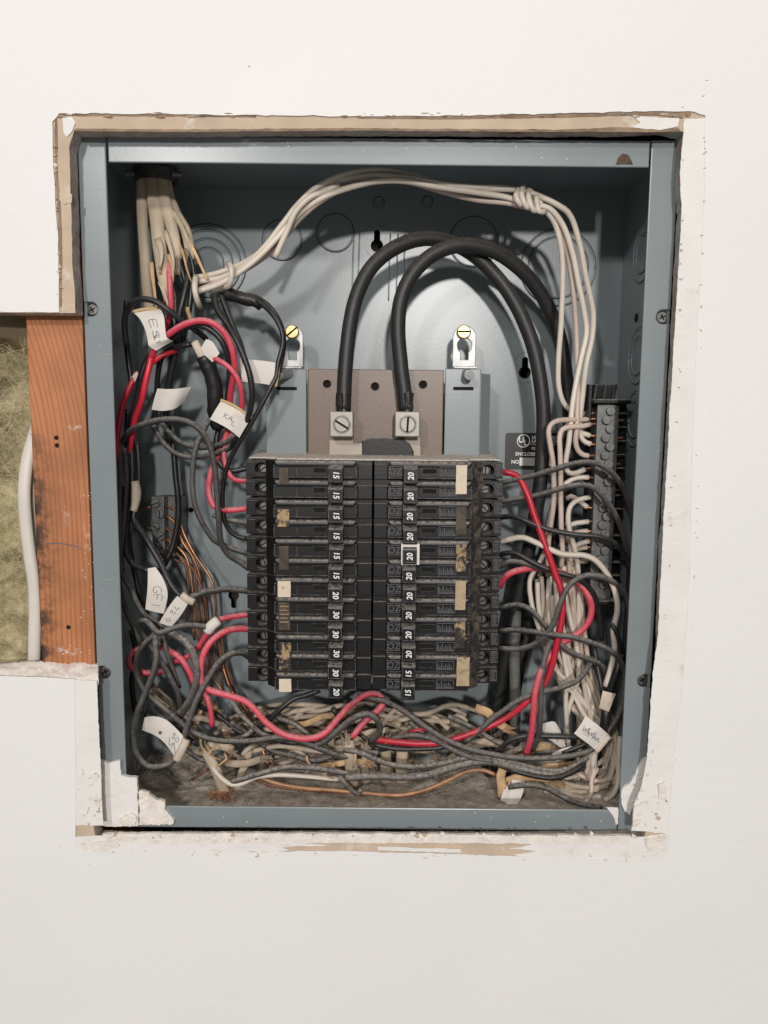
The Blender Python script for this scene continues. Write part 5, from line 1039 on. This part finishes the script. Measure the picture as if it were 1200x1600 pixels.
strip('paper_tag', '345,627,28 360,634,26 374,642,26 392,654,29', '328,655,28 344,663,26 358,671,26 374,684,29', 'boxy paper tag with pencil letters under the red loops', strokes=word('KA', .34, .40, .10, .22, .13)+word('L', .62, .52, .10, .22, .2), wraps=[('345,625,28 362,632,26.5 378,642,26.5 393,653,29', 1.0, .8, 'tag_edge')])
FLIP[0] = True
strip('paper_tag', '231,888,28 231,905,25 230,925,25 227,952,28', '243,886,28 254,903,25 262,928,25 256,959,28', 'curved paper tag lettered GFI beside the left wall', strokes=word('GFI', .42, .32, .13, .42, .18))
strip('paper_tag', '277,931,21 268,942,22 258,957,24 249,973,26', '293,944,21 288,953,22 279,966,24 268,979,26', 'narrow paper tag with small pencil marks under the slanting wire', strokes=word('O', .72, .3, .14, .34, .2)+word('72', .22, .3, .12, .3, .2), wraps=[('284,929,22 292,936,21 303,941,22', 2.6, 1.6)])
FLIP[0] = False
strip('paper_tag', '226,1121,24 240,1119,19 258,1124,17 274,1137,17 288,1152,17', '222,1141,25 238,1147,20 252,1156,18 263,1168,18 273,1182,18', 'white rounded tag with a brown dot in the lower left corner', strokes=word('VN', .70, .55, .14, .3, .14)+word('SO', .74, .2, .08, .25, .1), wraps=[('291,1155,17 284,1171,16.5 276,1187,17', 3.0, 2.4)])
c = at(250, 1145, 16.2); bm = bmesh.new(); cyl(bm, c+Vector((0, .0002, 0)), c, .0011, 12)
tagd = bpy.data.objects['paper_tag.007'] if 'paper_tag.007' in bpy.data.objects else None
obj('brown_dot', bm, 'rust', tagd)
strip('paper_tag', '915,1119,22 928,1128,20 940,1138,20 952,1149,22', '897,1146,22 909,1155,20 920,1163,20 932,1174,22', 'square paper tag with blue scrawl in the lower right corner', strokes=[[(.12+.038*i, (.40, .66, .44, .64, .36, .62, .50, .66, .42, .60, .34, .68, .46, .62, .50, .64, .42, .56, .60, .52)[i]) for i in range(20)], [(.30, .30), (.34, .62)], [(.55, .28), (.57, .62)], [(.2, .72), (.42, .70)]], wraps=[('952,1150,21 943,1161,20.5 932,1174,21', 1.8, .9)])
strip('cream_wrap', '942,1079,24 939,1092,23 936,1106,24', '962,1084,24 957,1098,23 951,1112,24', 'plain cream wrap round the black wires at the right', mat='tag_wrap', cat='wrap')
strip('paper_tag', '847,1131,38 858,1128,36 867,1128,36 876,1142,38', '848,1150,40 862,1158,38 876,1168,38 886,1172,40', 'grubby translucent paper tag behind the red wire tail', strokes=word('O', .5, .6, .1, .2, .1))
strip('paper_tag', '862,1178,36 878,1170,34 894,1166,34', '870,1190,36 886,1184,34 900,1176,34', 'small folded paper tag above the bottom right cables')
strip('paper_tag', '203,592,36 208,586,35 214,580,36', '209,600,36 213,592,35 216,584,36', 'tiny paper scrap on the leftmost red wire')
strip('paper_tag', '800,1218,34 797,1236,30 790,1256,28', '820,1220,34 817,1238,30 809,1257,28', 'pale paper strip dangling at the bottom right of centre')
strip('paper_tag', '796,1222,31 786,1236,29 782,1250,28', '800,1240,31 796,1248,29 792,1254,28', 'stained paper end beside the orange sheath')
obj('cream_wrap', tube_bm(pts('324,986,27 331,977,25 341,969,27'), 0, 14, flat=(.0036, .0028), step=.0015), 'tag_paper', None, 'white wrap round the red wire beside the left breakers', 'wrap', smooth=True)
for k, (x0, x1, y0, y1, l) in enumerate(((284, 292, 888, 985, 'left'), (323, 336, 891, 985, 'right'))):
    a = rect(x0, y0, x1, y1, 93.5); bm = bmesh.new(); box(bm, a[0], a[1], .0932, .0940, a[2], a[3]); obj('backing_strip', bm, 'zinc', None, l+' of two pale strips behind the copper wires', 'metal strip')
# ------------------------------------------------------------------ dust and crumbs on the floor
bm = bmesh.new(); Gd = []
for i in range(141):
    row = []; x = -HW+T+.0003+(2*HW-2*T-.0006)*i/140
    for j in range(41):
        y = .0030+(DEP-.0034)*j/40; p = Vector((x, y, 0)); h = .0004+.006*(j/40)**2*max(0, .4+noise.noise(p*22))+max(0, noise.noise(p*38)*.0022+noise.noise(p*110)*.0016+noise.noise(p*330)*.0010+.0006)
        row.append(bm.verts.new((x, y, -HH+T+h)))
    Gd.append(row)
for i in range(140):
    for j in range(40): bm.faces.new((Gd[i][j], Gd[i+1][j], Gd[i+1][j+1], Gd[i][j+1]))
obj('floor_dust', bm, 'dust', smooth=True, label='thick grey dust on the floor of the enclosure', cat='dust', kind='stuff')
bm = bmesh.new(); rs = random.Random(3)
for k in range(1100):
    c = Vector((rs.uniform(-HW+.006, HW-.006), rs.uniform(.006, DEP-.01), -HH+T+rs.uniform(.0006, .004))); a = rs.uniform(0, 6.28); l = rs.uniform(.002, .006)
    d = Vector((math.cos(a)*l, math.sin(a)*l*.7, rs.uniform(-.001, .003))); tube_bm([c-d, c+Vector((rs.gauss(0, .001), rs.gauss(0, .001), .001)), c+d], .00010, 3, bm=bm, step=.004)
for k in range(260):                                   # tufts caught along the gap under the box
    x = rs.uniform(180, 980); c = at(x, 1305+rs.uniform(-2, 3), -9+rs.uniform(-2, 4)); a = rs.gauss(1.57, .8); l = rs.uniform(.001, .0034)
    d = Vector((math.cos(a)*l, rs.uniform(-.001, .001), math.sin(a)*l)); tube_bm([c, c+d*.5+Vector((rs.gauss(0, .0006), 0, 0)), c+d], .00011, 3, bm=bm, step=.004)
for k in range(120):                                   # lint hanging on the bottom cables
    x = rs.uniform(560, 740); y = 1196+rs.uniform(-4, 26); c = at(x, y, 25); l = rs.uniform(.0008, .003); tube_bm([c, c+Vector((rs.gauss(0, .0005), -.0005, -l*.5)), c+Vector((rs.gauss(0, .0008), 0, -l))], .00007, 3, bm=bm, step=.004)
for k in range(60):
    x, y = rs.uniform(190, 330), rs.uniform(1090, 1240); c = at(x, y, rs.uniform(14, 40)); a = rs.uniform(0, 6.28); l = rs.uniform(.002, .008); d = Vector((math.cos(a)*l, 0, math.sin(a)*l)); tube_bm([c-d, c+Vector((0, 0, -.001)), c+d], .00005, 3, bm=bm, step=.004)
for k in range(420):
    x, y = rs.uniform(200, 960), rs.gauss(1180, 32); c = at(x, y, rs.uniform(18, 40)); a = rs.uniform(0, 6.28); l = rs.uniform(.001, .006); d = Vector((math.cos(a)*l, rs.uniform(-.001, .001), math.sin(a)*l))
    if c.z < -HH+.003 or y > 1255: continue
    tube_bm([c-d, c+Vector((rs.gauss(0, .0015), 0, rs.gauss(0, .0015))), c+d], .00004, 3, bm=bm, step=.004)
obj('lint', bm, 'lint', label='loose lint fibres on the floor and along the lower gap', cat='lint', kind='stuff')
bm = bmesh.new()
for k in range(420):
    c = at(rs.gauss(345, 12), 1235+rs.uniform(-4, 8), 34+rs.uniform(-6, 6)); c.z = -HH+T+.0012+rs.uniform(0, .004); r = rs.uniform(.0002, .0008)
    bmesh.ops.create_icosphere(bm, subdivisions=1, radius=r, matrix=Matrix.Translation(c) @ Matrix.Rotation(rs.uniform(0, 3), 4, 'X') @ Matrix.Diagonal((1, .7, rs.uniform(.5, 1), 1)))
obj('brick_crumbs', bm, 'brick_crumb', label='reddish crumbs heaped under the lower left sheath', cat='crumbs', kind='stuff')
bm = bmesh.new()
for k in range(60):
    x = rs.uniform(120, 1040); c = at(x, 1306+rs.uniform(-2, 8), -13.2+rs.uniform(0, 2)); r = rs.uniform(.0003, .0012)
    bmesh.ops.create_icosphere(bm, subdivisions=1, radius=r, matrix=Matrix.Translation(c) @ Matrix.Diagonal((1, .7, rs.uniform(.5, 1), 1)))
obj('plaster_crumbs', bm, 'plaster', label='white plaster crumbs along the lower edge of the opening', cat='crumbs', kind='stuff')
